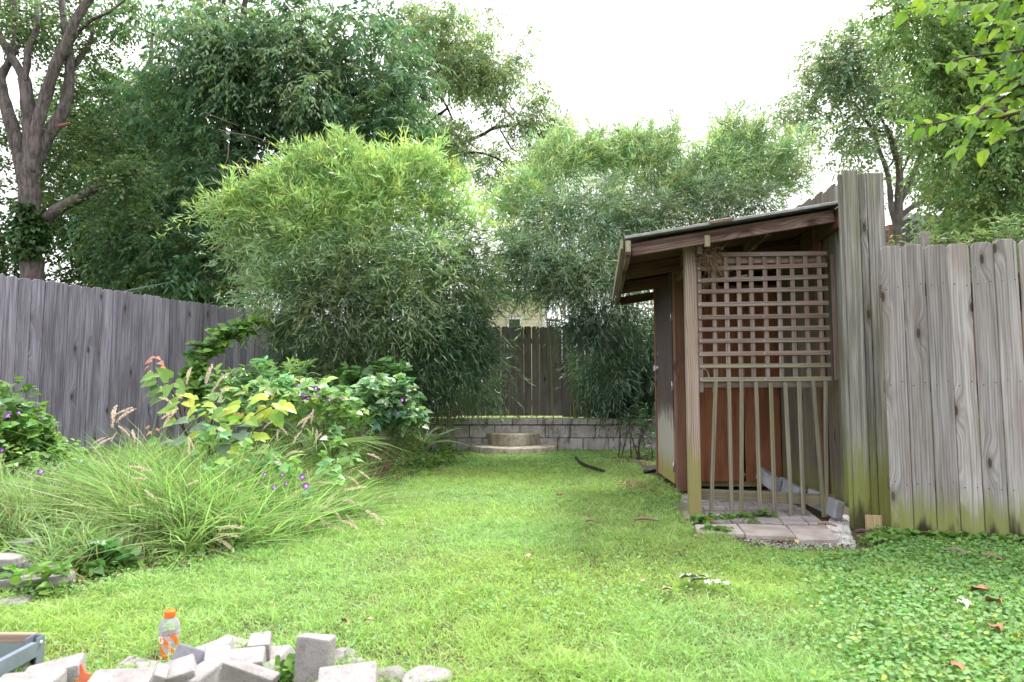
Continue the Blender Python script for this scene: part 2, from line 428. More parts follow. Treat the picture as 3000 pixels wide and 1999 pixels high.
# ------------------------------------------------------------------ leaves in bulk
def vnoise(x, y, scale, seed=0):
    x = np.asarray(x) * scale + seed * 17.3; y = np.asarray(y) * scale + seed * 9.1
    xi = np.floor(x).astype(int); yi = np.floor(y).astype(int); fx = x - xi; fy = y - yi
    def h(a, b):
        n = np.sin(a * 127.1 + b * 311.7 + seed * 74.7) * 43758.5453
        return n - np.floor(n)
    fx = fx * fx * (3 - 2 * fx); fy = fy * fy * (3 - 2 * fy)
    return (h(xi, yi) * (1 - fx) + h(xi + 1, yi) * fx) * (1 - fy) + (h(xi, yi + 1) * (1 - fx) + h(xi + 1, yi + 1) * fx) * fy

TPL = {
    'rhomb': ([(0, 0, 0), (.42, -.5, .07), (1, 0, 0), (.42, .5, .07)], [(0, 1, 2, 3)]),
    'blade4': ([(0, 0, 0), (.3, -.5, .04), (1, 0, -.06), (.3, .5, .04)], [(0, 1, 2, 3)]),
    'ovate': ([(0, 0, 0), (.28, -.5, .10), (.68, -.36, .08), (1, 0, -.08), (.68, .36, .08), (.28, .5, .10)], [(0, 1, 2, 3), (0, 3, 4, 5)]),
    'heart': ([(0, 0, 0), (-.14, -.26, .05), (.08, -.5, .10), (.5, -.36, .05), (1, 0, -.14), (.5, .36, .05), (.08, .5, .10), (-.14, .26, .05), (.5, 0, -.02)],
              [(0, 1, 2, 8), (2, 3, 8), (3, 4, 8), (4, 5, 8), (5, 6, 8), (6, 7, 0, 8)]),
    'round': ([(0, 0, 0), (.12, -.42, .06), (.5, -.52, .09), (.88, -.34, .03), (1, 0, 0), (.88, .34, .03), (.5, .52, .09), (.12, .42, .06)],
              [(0, 1, 2, 3, 4), (0, 4, 5, 6, 7)]),
    'grass': ([(0, -.5, 0), (0, .5, 0), (.45, .42, 0), (.45, -.42, 0), (1, 0, 0)], [(0, 1, 2, 3), (3, 2, 4)]),
    'long': ([(0, -.5, 0), (0, .5, 0), (.25, .5, 0), (.25, -.5, 0), (.5, .45, 0), (.5, -.45, 0), (.75, .33, 0), (.75, -.33, 0), (1, 0, 0)],
             [(0, 1, 2, 3), (3, 2, 4, 5), (5, 4, 6, 7), (7, 6, 8)]),
}
def norm(a): return a / np.maximum(np.linalg.norm(a, axis=-1, keepdims=True), 1e-9)
def leaf_mesh(name, tpl, B, D, Nn, L, W, C, bend=None):
    pts, faces = TPL[tpl]; pts = np.array(pts, dtype=np.float64); n = len(B); k = len(pts)
    D = norm(D); S = norm(np.cross(Nn, D)); U = np.cross(D, S)
    L = L.reshape(-1, 1, 1); W = W.reshape(-1, 1, 1)
    V = B[:, None, :] + D[:, None, :] * (pts[None, :, 0:1] * L) + S[:, None, :] * (pts[None, :, 1:2] * W) + U[:, None, :] * (pts[None, :, 2:3] * L)
    if bend is not None: V = V + bend[:, None, :] * (pts[None, :, 0:1] ** 2) * L
    V = V.reshape(-1, 3)
    fl = [np.array(f) for f in faces]
    tot = np.array([len(f) for f in fl]); flat = np.concatenate(fl)
    loops = (flat[None, :] + (np.arange(n) * k)[:, None]).reshape(-1)
    totals = np.tile(tot, n); starts = np.concatenate([[0], np.cumsum(totals)[:-1]])
    me = bpy.data.meshes.new(name)
    me.vertices.add(n * k); me.vertices.foreach_set('co', V.astype(np.float32).ravel())
    me.loops.add(len(loops)); me.loops.foreach_set('vertex_index', loops.astype(np.int32))
    me.polygons.add(len(totals)); me.polygons.foreach_set('loop_start', starts.astype(np.int32))
    me.polygons.foreach_set('loop_total', totals.astype(np.int32))
    me.update(calc_edges=True)
    ca = me.attributes.new('col', 'FLOAT_COLOR', 'POINT')
    cc = np.ones((n, k, 4), dtype=np.float32); cc[:, :, :3] = np.clip(C, 0, 1)[:, None, :]
    ca.data.foreach_set('color', cc.ravel())
    return me
TRIS = [0]
def leaf_obj(name, tpl, arr, mat, parent=None, kind='stuff'):
    B, D, Nn, L, W, C = arr[:6]; bend = arr[6] if len(arr) > 6 else None
    if parent is not None: B = B - np.array(parent.location)[None, :]
    me = leaf_mesh(name, tpl, B, D, Nn, L, W, C, bend)
    TRIS[0] += len(B) * sum(len(f) - 2 for f in TPL[tpl][1])
    o = mesh_obj(name, me, mat, parent)
    if kind: o['kind'] = kind
    return o
def cat_arr(lst): return tuple(np.concatenate([a[i] for a in lst]) for i in range(len(lst[0])))

def in_poly(px, py, poly):
    inside = np.zeros(len(px), bool); j = len(poly) - 1
    for i in range(len(poly)):
        xi, yi = poly[i]; xj, yj = poly[j]
        c = ((yi > py) != (yj > py)) & (px < (xj - xi) * (py - yi) / (yj - yi + 1e-12) + xi)
        inside ^= c; j = i
    return inside
def blobs_in(rng, poly, n, Y, dY, r0, r1):
    """n leaf masses filling an outline that stands Y metres away, dY metres deep"""
    us = [p[0] for p in poly]; vs = [p[1] for p in poly]; out = []
    while len(out) < n:
        u = rng.uniform(min(us), max(us)); v = rng.uniform(min(vs), max(vs))
        if in_poly(np.array([u]), np.array([v]), poly)[0]:
            y = Y + rng.uniform(-dY, dY); p = P(u, v, Y); k = y / Y
            out.append((p.x * k, y, CAM_H + (p.z - CAM_H) * k, rng.uniform(r0, r1)))
    return out
def px_blobs(lst): return [tuple(P(u, v, Y)) + (r,) for (u, v, Y, r) in lst]
def sprays(rng, blobs, dens, twigL, nleaf, lL, lW, base, droop=0.5, hang=0.4, up=0.0, mode='pinnate', cv=0.25, hue=0.08, shell=0.45, flat=0.85):
    B = []; D = []; Nn = []; Ls = []; Ws = []; C = []
    base = np.array(base)
    for (x, y, z, r) in blobs:
        n = max(3, int(dens * r * r)); c0 = np.array([x, y, z])
        d = norm(rng.normal(size=(n, 3))); rad = r * rng.uniform(0, 1, (n, 1)) ** shell
        off = d * rad; off[:, 2] *= flat
        c = c0 + off
        out = norm(d * 0.7 + rng.normal(size=(n, 3)) * 0.45 + np.array([0, 0, up]))
        bright = 1 + rng.normal(size=(n, 1)) * cv * 0.6 + rng.normal() * cv * 0.6
        hs = rng.normal(size=(n, 1)) * hue
        colc = base[None, :] * np.maximum(bright, 0.35) * np.concatenate([1 + hs * 1.6, 1 + hs * 0.3, 1 - hs], 1)
        tl = twigL * rng.uniform(0.6, 1.3, (n, 1))
        side = norm(np.cross(out, np.array([0, 0, 1.0])) + 1e-6)
        for j in range(nleaf):
            t = (j + 0.6) / nleaf
            pos = c + out * tl * t + np.array([0, 0, -1.0]) * droop * tl * t * t
            rn = rng.normal(size=(n, 3))
            sg = 1.0 if j % 2 else -1.0
            if mode == 'pinnate':
                dd = out * 0.45 + side * sg * 0.75 + np.array([0, 0, -hang]) + rn * 0.22
                nn = np.array([0, 0, 1.0]) + rn[:, ::-1] * 0.45
            else:
                dd = out * 0.9 + side * sg * 0.35 + np.array([0, 0, -hang]) + rn * 0.5
                nn = rng.normal(size=(n, 3)) + np.array([0, 0, 0.6])
            B.append(pos + rn * 0.006); D.append(dd); Nn.append(nn)
            Ls.append(lL * rng.uniform(0.65, 1.2, n)); Ws.append(lW * rng.uniform(0.75, 1.2, n))
            C.append(colc * rng.uniform(0.82, 1.18, (n, 1)))
    return (np.concatenate(B), np.concatenate(D), np.concatenate(Nn), np.concatenate(Ls), np.concatenate(Ws), np.concatenate(C))

# ------------------------------------------------------------------ ground
EDGE_Y = np.array([-5, 2.9, 3.3, 3.7, 4.5, 5.5, 6.7, 8.9, 9.6, 11.3])
EDGE_X = np.array([-30, -3.6, -2.15, -1.8, -1.5, -1.27, -1.32, -1.05, -1.35, -1.5])
def bed_in(x, y): return np.interp(y, EDGE_Y, EDGE_X) - x          # > 0 inside the planting bed
def gz(x, y):
    x = np.asarray(x, float); y = np.asarray(y, float)
    b = np.clip(bed_in(x, y) / 1.6, 0, 1) * np.clip((y - 2.8) / 1.2, 0, 1)
    z = 0.2 * b * b * (3 - 2 * b)
    z = z + 0.05 * np.clip((y - 8.0) / 3.0, 0, 1)
    z = z + (vnoise(x, y, 0.7, 3) - 0.5) * 0.03 * np.clip((y - 1.5) / 2, 0, 1)
    return z
def gzs(x, y): return float(gz(np.array([x]), np.array([y]))[0])

def ground_mat():
    s = NT('soil'); p = s.pos(); w = s.sep(p)
    n = s.noise(p, 2.2, 4.0); f = s.noise(p, 40.0, 4.0, 0.7); c = s.noise(p, 160.0, 2.0)
    col = s.mix(s.step(f, 0.35, 0.65), (0.035, 0.024, 0.018), (0.11, 0.078, 0.055))
    col = s.mix(s.math('MULTIPLY', s.step(n, 0.4, 0.65), 0.5), col, (0.07, 0.09, 0.03))
    col = s.mix(s.math('MULTIPLY', s.step(c, 0.62, 0.72), 0.35), col, (0.26, 0.2, 0.15))
    return s.done(s.bsdf(col, 0.95, s.bump(s.math('ADD', f, c), 0.8, 0.01)))
M['soil'] = ground_mat()
def grid_ground():
    xs = np.concatenate([[-150, -60, -25, -12], np.arange(-8, 6.01, 0.12), [9, 14, 25, 60, 150]])
    ys = np.concatenate([[-60, -20, -6, -2], np.arange(0.4, 11.21, 0.12)])
    X, Y = np.meshgrid(xs, ys); Z = gz(X, Y)
    V = np.stack([X, Y, Z], -1).reshape(-1, 3); nx = len(xs); F = []
    for j in range(len(ys) - 1):
        for i in range(nx - 1): F.append((j * nx + i, j * nx + i + 1, (j + 1) * nx + i + 1, (j + 1) * nx + i))
    me = bpy.data.meshes.new('ground'); me.from_pydata(V.tolist(), [], F)
    me.polygons.foreach_set('use_smooth', [True] * len(F)); me.update(); return me
g_ob = mesh_obj('ground', grid_ground(), M['soil']); tag(g_ob, 'soil under the lawn and planting bed', None, None, 'structure')
TERR_Z = 0.55
WALL_Y = 11.0
mb = MB()
mb.add([(-150, WALL_Y + 0.2, TERR_Z), (150, WALL_Y + 0.2, TERR_Z), (150, 260, TERR_Z), (-150, 260, TERR_Z)], [(0, 1, 2, 3)])
mb.add([(-150, WALL_Y + 0.2, -0.3), (150, WALL_Y + 0.2, -0.3), (150, WALL_Y + 0.2, TERR_Z), (-150, WALL_Y + 0.2, TERR_Z)], [(0, 1, 2, 3)])
def lawn_far():
    s = NT('neighbour_lawn'); p = s.pos(); f = s.noise(p, 14.0, 5.0, 0.7)
    return s.done(s.bsdf(s.mix(f, (0.10, 0.15, 0.03), (0.20, 0.27, 0.06)), 0.9, s.bump(f, 0.6, 0.03)))
M['lawn_far'] = lawn_far()
o = mb.build('upper_terrace', M['lawn_far']); tag(o, 'higher ground of the neighbouring yards behind the block wall', None, None, 'structure')

# ------------------------------------------------------------------ retaining wall of blocks
wall = thing('retaining_wall', 'low grey concrete block wall with dark streaks below the back fence', 'wall', (0, WALL_Y, 0))
mb = MB(); mb.box((-0.1, 0.13, 0.26), (7.2, 0.13, 0.56)); mb.build('mortar_core', M['mortar'], wall)
def block_mesh(w, h, d=0.09):
    m = MB(); c = 0.006; x = w / 2
    m.add([(-x, 0, 0), (x, 0, 0), (x, 0, h), (-x, 0, h), (-x + c, -c, c), (x - c, -c, c), (x - c, -c, h - c), (-x + c, -c, h - c),
           (-x, d, 0), (x, d, 0), (x, d, h), (-x, d, h)],
          [(4, 5, 6, 7), (0, 1, 5, 4), (1, 2, 6, 5), (2, 3, 7, 6), (3, 0, 4, 7), (1, 9, 10, 2), (8, 0, 3, 11), (3, 2, 10, 11), (8, 9, 1, 0)])
    me = m.mesh('block'); me.materials.append(M['block']); return me
full = block_mesh(0.393, 0.193); cap = block_mesh(0.393, 0.092, 0.26)
for row, (z, me, off) in enumerate(((-0.03, full, 0.0), (0.172, full, 0.2), (0.374, full, 0.0))):
    if row == 2: continue
    for i in range(17):
        x = -3.5 + i * 0.403 + off
        if x > 3.2: break
        o = mesh_obj('block', me, None, wall, (x, random.uniform(-0.004, 0.004), z + 0.08))
for i in range(17):
    x = -3.5 + i * 0.403 + 0.08
    o = mesh_obj('cap_block', cap, None, wall, (x, -0.012 + random.uniform(-0.003, 0.003), 0.462))

# ------------------------------------------------------------------ rounded steps
def half_disc(a, b, z0, z1, n=28, bumpy=0.004):
    m = MB(); ring = []
    for k in range(n + 1):
        t = math.pi * k / n; rr = 1 + random.uniform(-bumpy, bumpy)
        ring.append((a * math.cos(t) * rr, -b * math.sin(t) * rr))
    prof = [(1.01, z0), (1.0, (z0 + z1) / 2), (1.0, z1 - 0.015), (0.988, z1 - 0.003), (0.975, z1)]
    vs = [(x * s, y * s, z) for (s, z) in prof for (x, y) in ring]; k = n + 1; fs = []
    for j in range(len(prof) - 1):
        for i in range(n): fs.append((j * k + i + 1, j * k + i, (j + 1) * k + i, (j + 1) * k + i + 1))
    m.add(vs, fs, True); b0 = (len(prof) - 1) * k
    m.add([vs[b0 + i] for i in range(k)], [tuple(reversed(range(k)))])
    return m
st = thing('garden_steps', 'two tier rounded concrete steps in front of the block wall', 'steps', (0.02, WALL_Y - 0.006, 0))
half_disc(0.70, 0.93, -0.02, 0.155).build('lower_step', M['step'], st)
half_disc(0.41, 0.50, 0.14, 0.335).build('upper_step', M['step'], st)

# ------------------------------------------------------------------ picket fences
def fence_run(parent, p0, p1, pitch, w, z0, z1, mat, face, dog=0.022, jz=0.008, t=0.016, name='picket', gap_top=None):
    p0 = Vector(p0); p1 = Vector(p1); d = (p1 - p0); n = int(round(d.length / pitch)); d.normalize()
    L = z1 - z0
    for i in range(n):
        q = p0 + d * (pitch * (i + 0.5))
        L2 = round(L + random.choice((-1, 0, 0, 1)) * jz, 3)
        ln = random.uniform(-0.003, 0.003)
        f = Vector(face) + d * random.uniform(-0.03, 0.03)
        off = Vector(face).normalized() * random.uniform(-0.003, 0.003)
        beam(name, parent, (q.x + off.x, q.y + off.y, z0), (q.x + off.x + d.x * ln * 3, q.y + off.y + d.y * ln * 3, z0 + L2), w + random.choice((-.002, 0, .001)), t, mat, f, dog)
FL0 = Vector((-6.02, 6.8, 0)); FL1 = Vector((-3.80, 11.6, 0))
left_dir = (FL1 - FL0).normalized(); left_face = Vector((left_dir.y, -left_dir.x, 0))
fl = thing('wooden_fence', 'long grey violet picket fence with clipped tops on the left', 'fence', FL0)
fence_run(fl, FL0, FL1, 0.1405, 0.139, 0.12, 2.28, M['fence_left'], left_face, 0.024)
for zz in (0.5, 1.25, 2.0):
    beam('rail', fl, FL0 - left_face * 0.03 + Vector((0, 0, zz)), FL1 - left_face * 0.03 + Vector((0, 0, zz)), 0.085, 0.036, M['fence_left'], left_face)
for k in range(4):
    q = FL0 + left_dir * (0.1 + k * 1.7) - left_face * 0.1
    beam('post', fl, q + Vector((0, 0, 0.0)), q + Vector((0, 0, 2.1)), 0.09, 0.09, M['fence_left'], left_face)

fb = thing('back_gate_fence', 'dark brown grey picket fence and gate above the block wall, light through its gaps', 'fence', (0, 11.6, TERR_Z))
for (xa, xb, za) in ((-3.8, -0.99, 0.56), (-0.97, 0.86, 0.582), (0.848, 3.4, 0.56)):
    fence_run(fb, (xa, 11.6, 0), (xb, 11.6, 0), 0.1305, 0.1285, za, 2.10, M['fence_back'], (0, -1, 0), 0.022, jz=0.01)
for zz in (0.8, 1.85):
    for (xa, xb) in ((-3.8, -1.0), (-0.96, 0.85), (0.89, 3.4)):
        beam('rail', fb, (xa, 11.63, zz), (xb, 11.63, zz), 0.085, 0.036, M['fence_back'])
m = MB()   # black strap hinge
m.add([(-0.19, 0, 0.0), (-0.06, 0, -0.022), (-0.03, 0, -0.06), (0.03, 0, -0.06), (0.06, 0, -0.028), (0.2, 0, -0.008), (0.2, 0, 0.01), (0.06, 0, 0.028), (0.03, 0, 0.05), (-0.03, 0, 0.05), (-0.06, 0, 0.024), (-0.19, 0, 0.014)],
      [tuple(range(12))])
m.add([(x, y + 0.004, z) for (x, y, z) in m.v], [tuple(reversed(range(12)))])
hp = P(1448, 1186, 11.585); hg = m.build('strap_hinge', M['black_metal'], fb, rel(fb, hp))

# near right fence
A = G(2612, 1580); A = Vector((A.x, 4.60, 0)); Bp = Vector((3.62, 4.24, 0)); A.x = P(2612, 1578, 4.6).x
dr = (Bp - A).normalized(); fr_face = Vector((dr.y, -dr.x, 0))
fr = thing('wooden_fence', 'pale knotty picket fence on the right, green with algae along its foot', 'fence', A)
Bp2 = A + dr * (0.1335 * 22)
fence_run(fr, A, Bp2, 0.1335, 0.127, 0.02, 1.94, M['fence_right'], fr_face, 0.022, jz=0.012, t=0.02)
for zz in (0.35, 1.0, 1.65):
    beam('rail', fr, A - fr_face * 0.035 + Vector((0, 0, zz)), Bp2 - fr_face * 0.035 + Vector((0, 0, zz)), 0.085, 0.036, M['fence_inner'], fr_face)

m = MB()
rn = random.Random(77)
for i in range(10):
    for zz in (0.36, 1.02, 1.67):
        for o_ in (-0.035, 0.035):
            q = A + dr * (0.1335 * (i + 0.5) + o_) + fr_face * 0.0125; m.box(rel(fr, (q.x, q.y, zz + rn.uniform(-.02, .02))), (0.006, 0.004, 0.006))
nn_ = m.build('nail', plain('rusty_nail', (0.10, 0.07, 0.06), 0.7), fr); nn_['kind'] = 'stuff'
# tall fence beside the shed
ft = thing('tall_board_fence', 'tall mossy grey board fence rising behind and beside the shed roof', 'fence', (2.47, 4.9, 0))
T0 = Vector((2.485, 4.93, 0)); T1 = Vector((2.93, 9.3, 0)); td = (T1 - T0).normalized(); tf = Vector((-td.y, td.x, 0))
n_t = int((T1 - T0).length / 0.142)
for i in range(n_t):
    q = T0 + td * (0.142 * (i + 0.5)); zt = 2.56 + 0.11 * min(1, i / 9.0) - (0.02 if i % 2 else 0)
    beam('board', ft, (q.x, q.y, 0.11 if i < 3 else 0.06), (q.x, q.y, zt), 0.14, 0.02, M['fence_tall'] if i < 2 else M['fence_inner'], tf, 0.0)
yb = 4.87
for (ua, ub, vt, dy, vb) in ((2470, 2482, 512, -0.02, 1560), (2483, 2530, 500, -0.035, 1548), (2531, 2552, 510, 0.004, 1550), (2554, 2606, 508, 0.01, 1552)):
    pa = P(ua, 1000, yb + dy); pb = P(ub, 1000, yb + dy); pt = P((ua + ub) / 2, vt, yb + dy)
    cx = (pa.x + pb.x) / 2
    beam('board', ft, (cx, yb + dy, 0.01), (cx + 0.004, yb + dy, pt.z), abs(pb.x - pa.x) - 0.006, 0.022, M['fence_tall'], (0, -1, 0), 0.0)
beam('post', ft, (2.58, 5.02, -0.05), (2.58, 5.02, 2.5), 0.09, 0.09, M['fence_tall'])
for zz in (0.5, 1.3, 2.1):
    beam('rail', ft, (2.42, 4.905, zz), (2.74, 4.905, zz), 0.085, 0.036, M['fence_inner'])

# neighbour's short fence glimpsed over the right fence
fn = thing('neighbour_fence', 'short run of greenish pickets seen just over the right fence', 'fence', (3.0, 6.2, 0))
for i, (u, v) in enumerate(((2635, 722), (2664, 712), (2692, 695), (2708, 680))):
    p = P(u, v, 6.2 + i * 0.03)
    beam('picket', fn, (p.x, p.y, 0.1), (p.x, p.y, p.z), 0.10, 0.016, M['fence_tall'], (0, -1, 0), 0.02)

# ------------------------------------------------------------------ shed
SA = R(4.5)
so = P(2036, 1517, 5.36); so.z = 0.0
rx = Vector((math.cos(SA), -math.sin(SA), 0)); by = Vector((math.sin(SA), math.cos(SA), 0))
def S(lx, ly, z): return so + rx * lx + by * ly + Vector((0, 0, z))
shed = thing('garden_shed', 'open fronted wooden lean-to shed with lattice screen and sloping metal roof', 'shed', so)
face_f = -by; face_l = -rx
beam('corner_post', shed, S(0, 0, 0.0), S(0, 0, 2.17), 0.089, 0.089, M['post'], face_f)
# lattice panel as a part with its slats
lat = bpy.data.objects.new('lattice', None); link(lat, shed); lat.empty_display_size = 0.1
lat['label'] = 'wooden lattice screen with loose slats hanging below it'
def LZ(v, lx): return P(2250, v, S(lx, 0, 0).y).z
x0, x1 = 0.05, 1.045
hv = [(383, 378), (437, 422), (482, 466), (524, 512), (573, 566), (622, 614), (668, 661), (712, 706), (761, 755), (807, 803), (858, 855)]
for i, (a, b) in enumerate(hv):
    za = LZ(450 + a * .7653 + 6, x0); zb = LZ(450 + b * .7653 + 6, x1)
    beam('slat', lat, S(x0 - 0.0, -0.034, za), S(x1, -0.034, zb), 0.034, 0.011, M['lattice_mossy'] if i in (9, 10) else M['lattice'], face_f)
def LX(xc, v=1000):
    p = P(1750 + xc * .7653, v, 5.32); return (p - so).dot(rx)
zb_top = LZ(450 + 383 * .7653, 0.5)
for xc in (395, 451, 499, 546, 593, 645, 697, 747, 797, 848, 899):
    lx = LX(xc); low = LZ(450 + (915 if xc == 395 else 868) * .7653, lx)
    beam('slat', lat, S(lx, -0.0225, low), S(lx, -0.0225, zb_top - 0.02), 0.034, 0.011, M['lattice'], face_f)
for (xt, yt, xb, yb_) in ((451, 872, 435, 1367), (500, 874, 511, 1370), (548, 872, 547, 1373), (601, 875, 617, 1376), (656, 876, 672, 1379),
                          (709, 877, 734, 1381), (760, 873, 778, 1381), (812, 870, 853, 1387), (858, 872, 861, 1386)):
    za = P(2250, 450 + yb_ * .7653, 5.30).z; zt = P(2250, 450 + yt * .7653, 5.30).z
    beam('slat', lat, S(LX(xb, 1500), -0.045, max(za, 0.02)), S(LX(xt, 1100), -0.045, zt), 0.030, 0.012, M['plank_mossy'] if xt < 700 else M['lattice_mossy'], face_f)
m = MB()
for i, (a, b) in enumerate(hv):
    za = LZ(450 + a * .7653 + 6, x0); zb_ = LZ(450 + b * .7653 + 6, x1)
    for t_ in (0.012, 0.5, 0.985): m.box(rel(shed, S(x0 + (x1 - x0) * t_, -0.041, za + (zb_ - za) * t_)), (0.007, 0.004, 0.007))
nn_ = m.build('staple', M['steel'], shed); nn_['kind'] = 'stuff'
beam('backing_rail', shed, S(0.045, 0.02, LZ(450 + 405 * .7653, .1)), S(1.045, 0.02, LZ(450 + 400 * .7653, 1.0)), 0.075, 0.036, M['lattice'], face_f)
beam('backing_rail', shed, S(0.045, 0.02, LZ(450 + 882 * .7653, .1)), S(1.045, 0.02, LZ(450 + 880 * .7653, 1.0)), 0.06, 0.036, M['lattice'], face_f)
beam('low_rail', shed, S(0.045, 0.055, 0.168), S(1.05, 0.0, 0.145), 0.082, 0.036, M['plank_mossy'], face_f)
beam('corner_post', shed, S(1.075, 0.25, 0.08), S(1.075, 0.25, 2.3), 0.05, 0.05, M['red'], face_f)
# inner corner post, plywood, door
pB = P(1993, 1445, 6.68)
beam('corner_post', shed, (1.635, 6.68, 0.02), (1.635, 6.68, 2.22), 0.089, 0.089, M['red'], (0, -1, 0))
beam('corner_post', shed, (1.70, 6.70, 0.02), (1.70, 6.70, 2.22), 0.036, 0.089, M['rafter_red'], (0, -1, 0))
PLY = bpy.data.meshes.new('plywood')
def panel(name, pts, t, mat, parent, nrm):
    m = MB(); n = Vector(nrm).normalized() * t; pts = [rel(parent, p) for p in pts]; k = len(pts)
    m.add(pts + [p + n for p in pts], [tuple(range(k)), tuple(reversed(range(k, 2 * k)))] + [(i, k + i, k + (i + 1) % k, (i + 1) % k) for i in range(k)])
    return m.build(name, mat, parent)
def board_panel(name, xa, xb, y, z0, z1, mat):
    w = xb - xa
    return beam(name, shed, ((xa + xb) / 2, y, z0), ((xa + xb) / 2, y - 0.0, z1), w, 0.012, mat, (0.07, -1, 0))
board_panel('plywood_panel', 1.70, 2.29, 6.80, 0.09, 2.04, M['ply'])
board_panel('plywood_panel', 2.296, 2.655, 6.785, 0.09, 2.04, M['ply'])
beam('cross_rail', shed, (1.66, 6.76, 1.06), (2.62, 6.72, 1.06), 0.06, 0.03, M['red'], (0, -1, 0))
beam('floor_joist', shed, (1.7, 7.0, 0.06), (2.6, 6.93, 0.06), 0.05, 0.2, M['door'], (0, -1, 0))
# door in the left side wall
D0 = Vector((1.60, 6.76, 0)); D1 = Vector((1.648, 7.72, 0)); dd_ = (D1 - D0).normalized(); df = Vector((-dd_.y, dd_.x, 0))
door = beam('door', shed, D0.lerp(D1, 0.5) + Vector((0, 0, 0.075)), D0.lerp(D1, 0.5) + Vector((0, 0, 2.16)), (D1 - D0).length, 0.03, M['door'], df)
door['label'] = 'dark side door with white peeling and green algae at its foot'
q = D1 + df * 0.006
beam('door_edge_board', shed, q + Vector((0, 0, 0.06)), q + Vector((0, 0, 2.16)), 0.06, 0.05, M['red'], df)
for zz in (0.24, 1.03, 1.72):
    m = MB(); m.tube([(0, 0, -0.045), (0, 0, 0.045)], 0.007, 8); m.box((0.012, 0.012, 0), (0.004, 0.03, 0.08))
    m.build('hinge', M['steel'], shed, rel(shed, D0 + df * 0.02 + dd_ * 0.0 + Vector((0, -0.012, zz))))
m = MB(); m.box((0, 0, 0), (0.006, 0.055, 0.11)); m.box((-0.02, 0.04, 0), (0.035, 0.10, 0.05)); m.tube([(-0.02, -0.03, 0.0), (-0.02, 0.09, 0.0)], 0.012, 8)
m.box((-0.035, 0.09, 0.0), (0.03, 0.02, 0.07)); m.box((-0.012, -0.01, 0.16), (0.02, 0.03, 0.04))
m.build('latch', M['steel'], shed, rel(shed, P(1932, 1078, 7.60)))
# rear and far walls of the closed part, butting the fence
beam('rear_wall', shed, (2.2, 7.82, 0.06), (2.2, 7.82, 2.3), 1.05, 0.02, M['door'], (0, -1, 0))

# roof
RFL = P(1829, 700, 5.08); RFR = P(2474, 594, 4.97); RBL = P(1800, 868, 8.1); RBR = Vector((2.86, 8.0, RBL.z + (RFR.z - RFL.z)))
RFL2 = RFL
def roof_pt(s, t):    # s along the slope 0..1 (left to right), t front to back
    return (RFL.lerp(RFR, s)).lerp(RBL.lerp(RBR, s), t)
m = MB(); nT = 60; vs = []
for i in range(nT + 1):
    t = i / nT; wv = 0.007 * math.sin(t * 2 * math.pi * 22)
    for s_ in (0, 0.5, 1):
        p = roof_pt(s_, t); vs.append(rel(shed, p + Vector((0, 0, wv + 0.012))))
n0 = len(vs); vs += [Vector(v) - Vector((0, 0, 0.0025)) for v in vs]
fs = []
for i in range(nT):
    for k in range(2):
        a = i * 3 + k; fs.append((a, a + 1, a + 4, a + 3)); fs.append((n0 + a + 3, n0 + a + 4, n0 + a + 1, n0 + a))
    fs.append((i * 3, i * 3 + 3, n0 + i * 3 + 3, n0 + i * 3)); fs.append((i * 3 + 2, n0 + i * 3 + 2, n0 + i * 3 + 5, i * 3 + 5))
for k in range(2): fs.append((k, n0 + k, n0 + k + 1, k + 1))
m.add(vs, fs, True); m.build('roof_sheet', M['roof_metal'], shed)
dr0 = roof_pt(0.0, 0.0); dr1 = roof_pt(1.0, 0.0)
beam('roof_edge', shed, dr0 + Vector((0, -0.012, 0.006)), dr1 + Vector((0, -0.012, 0.006)), 0.022, 0.01, M['roof_metal'], (0, -1, 0.2))
def dn(p, d): return Vector((p.x, p.y, p.z - d))
# purlins front to back just under the sheet, rafters up the slope beneath
for s_, w in ((0.02, 0.09), (0.36, 0.09), (0.68, 0.09), (0.985, 0.14)):
    beam('purlin', shed, dn(roof_pt(s_, 0.012 if s_ < .1 or s_ > .9 else 0.05), 0.03 + w / 2 + (0.0 if s_ != 0.36 else 0.06)), dn(roof_pt(s_, 0.985), 0.03 + w / 2), w, 0.038, M['rafter_red'] if s_ > .9 else M['rafter'], (1, 0, 0))
for k, t in enumerate((0.035, 0.33, 0.62, 0.93)):
    d = 0.075 if k == 0 else 0.10
    beam('rafter', shed, dn(roof_pt(0.035, t), d), dn(roof_pt(0.97, t), d - 0.01), 0.092, 0.036, M['rafter'] if k == 0 else M['rafter_red'], (0, -1, 0))
for k, t in enumerate((0.18, 0.47, 0.78)):
    beam('deck_board', shed, dn(roof_pt(0.03, t), 0.016), dn(roof_pt(0.97, t), 0.016), 0.86, 0.012, M['rafter_red'], (0, 0, -1))
for (u, v, w, h) in ((1840, 724, 12, 30), (2072, 708, 14, 30)):
    p = P(u, v, RFL.y - 0.02 if u < 1900 else RFL.y - 0.03)
    beam('rafter_end', shed, (p.x, p.y, p.z - 0.04), (p.x, p.y, p.z + 0.045), 0.036, 0.03, M['rafter_end'], (0, -1, 0))
beam('eave_board', shed, dn(roof_pt(-0.012, 0.0), 0.035), dn(roof_pt(-0.012, 1.0), 0.035), 0.075, 0.016, M['rafter_end'], (-1, 0, 0))
beam('knee_brace', shed, (1.70, 6.55, 1.88), (1.98, 6.0, 2.12), 0.07, 0.036, M['rafter'], (0, -1, 0))
beam('side_beam', shed, S(0.0, 0.05, 2.12), (1.63, 6.72, 2.12), 0.09, 0.036, M['rafter_red'], (-1, 0, 0))
m = MB()
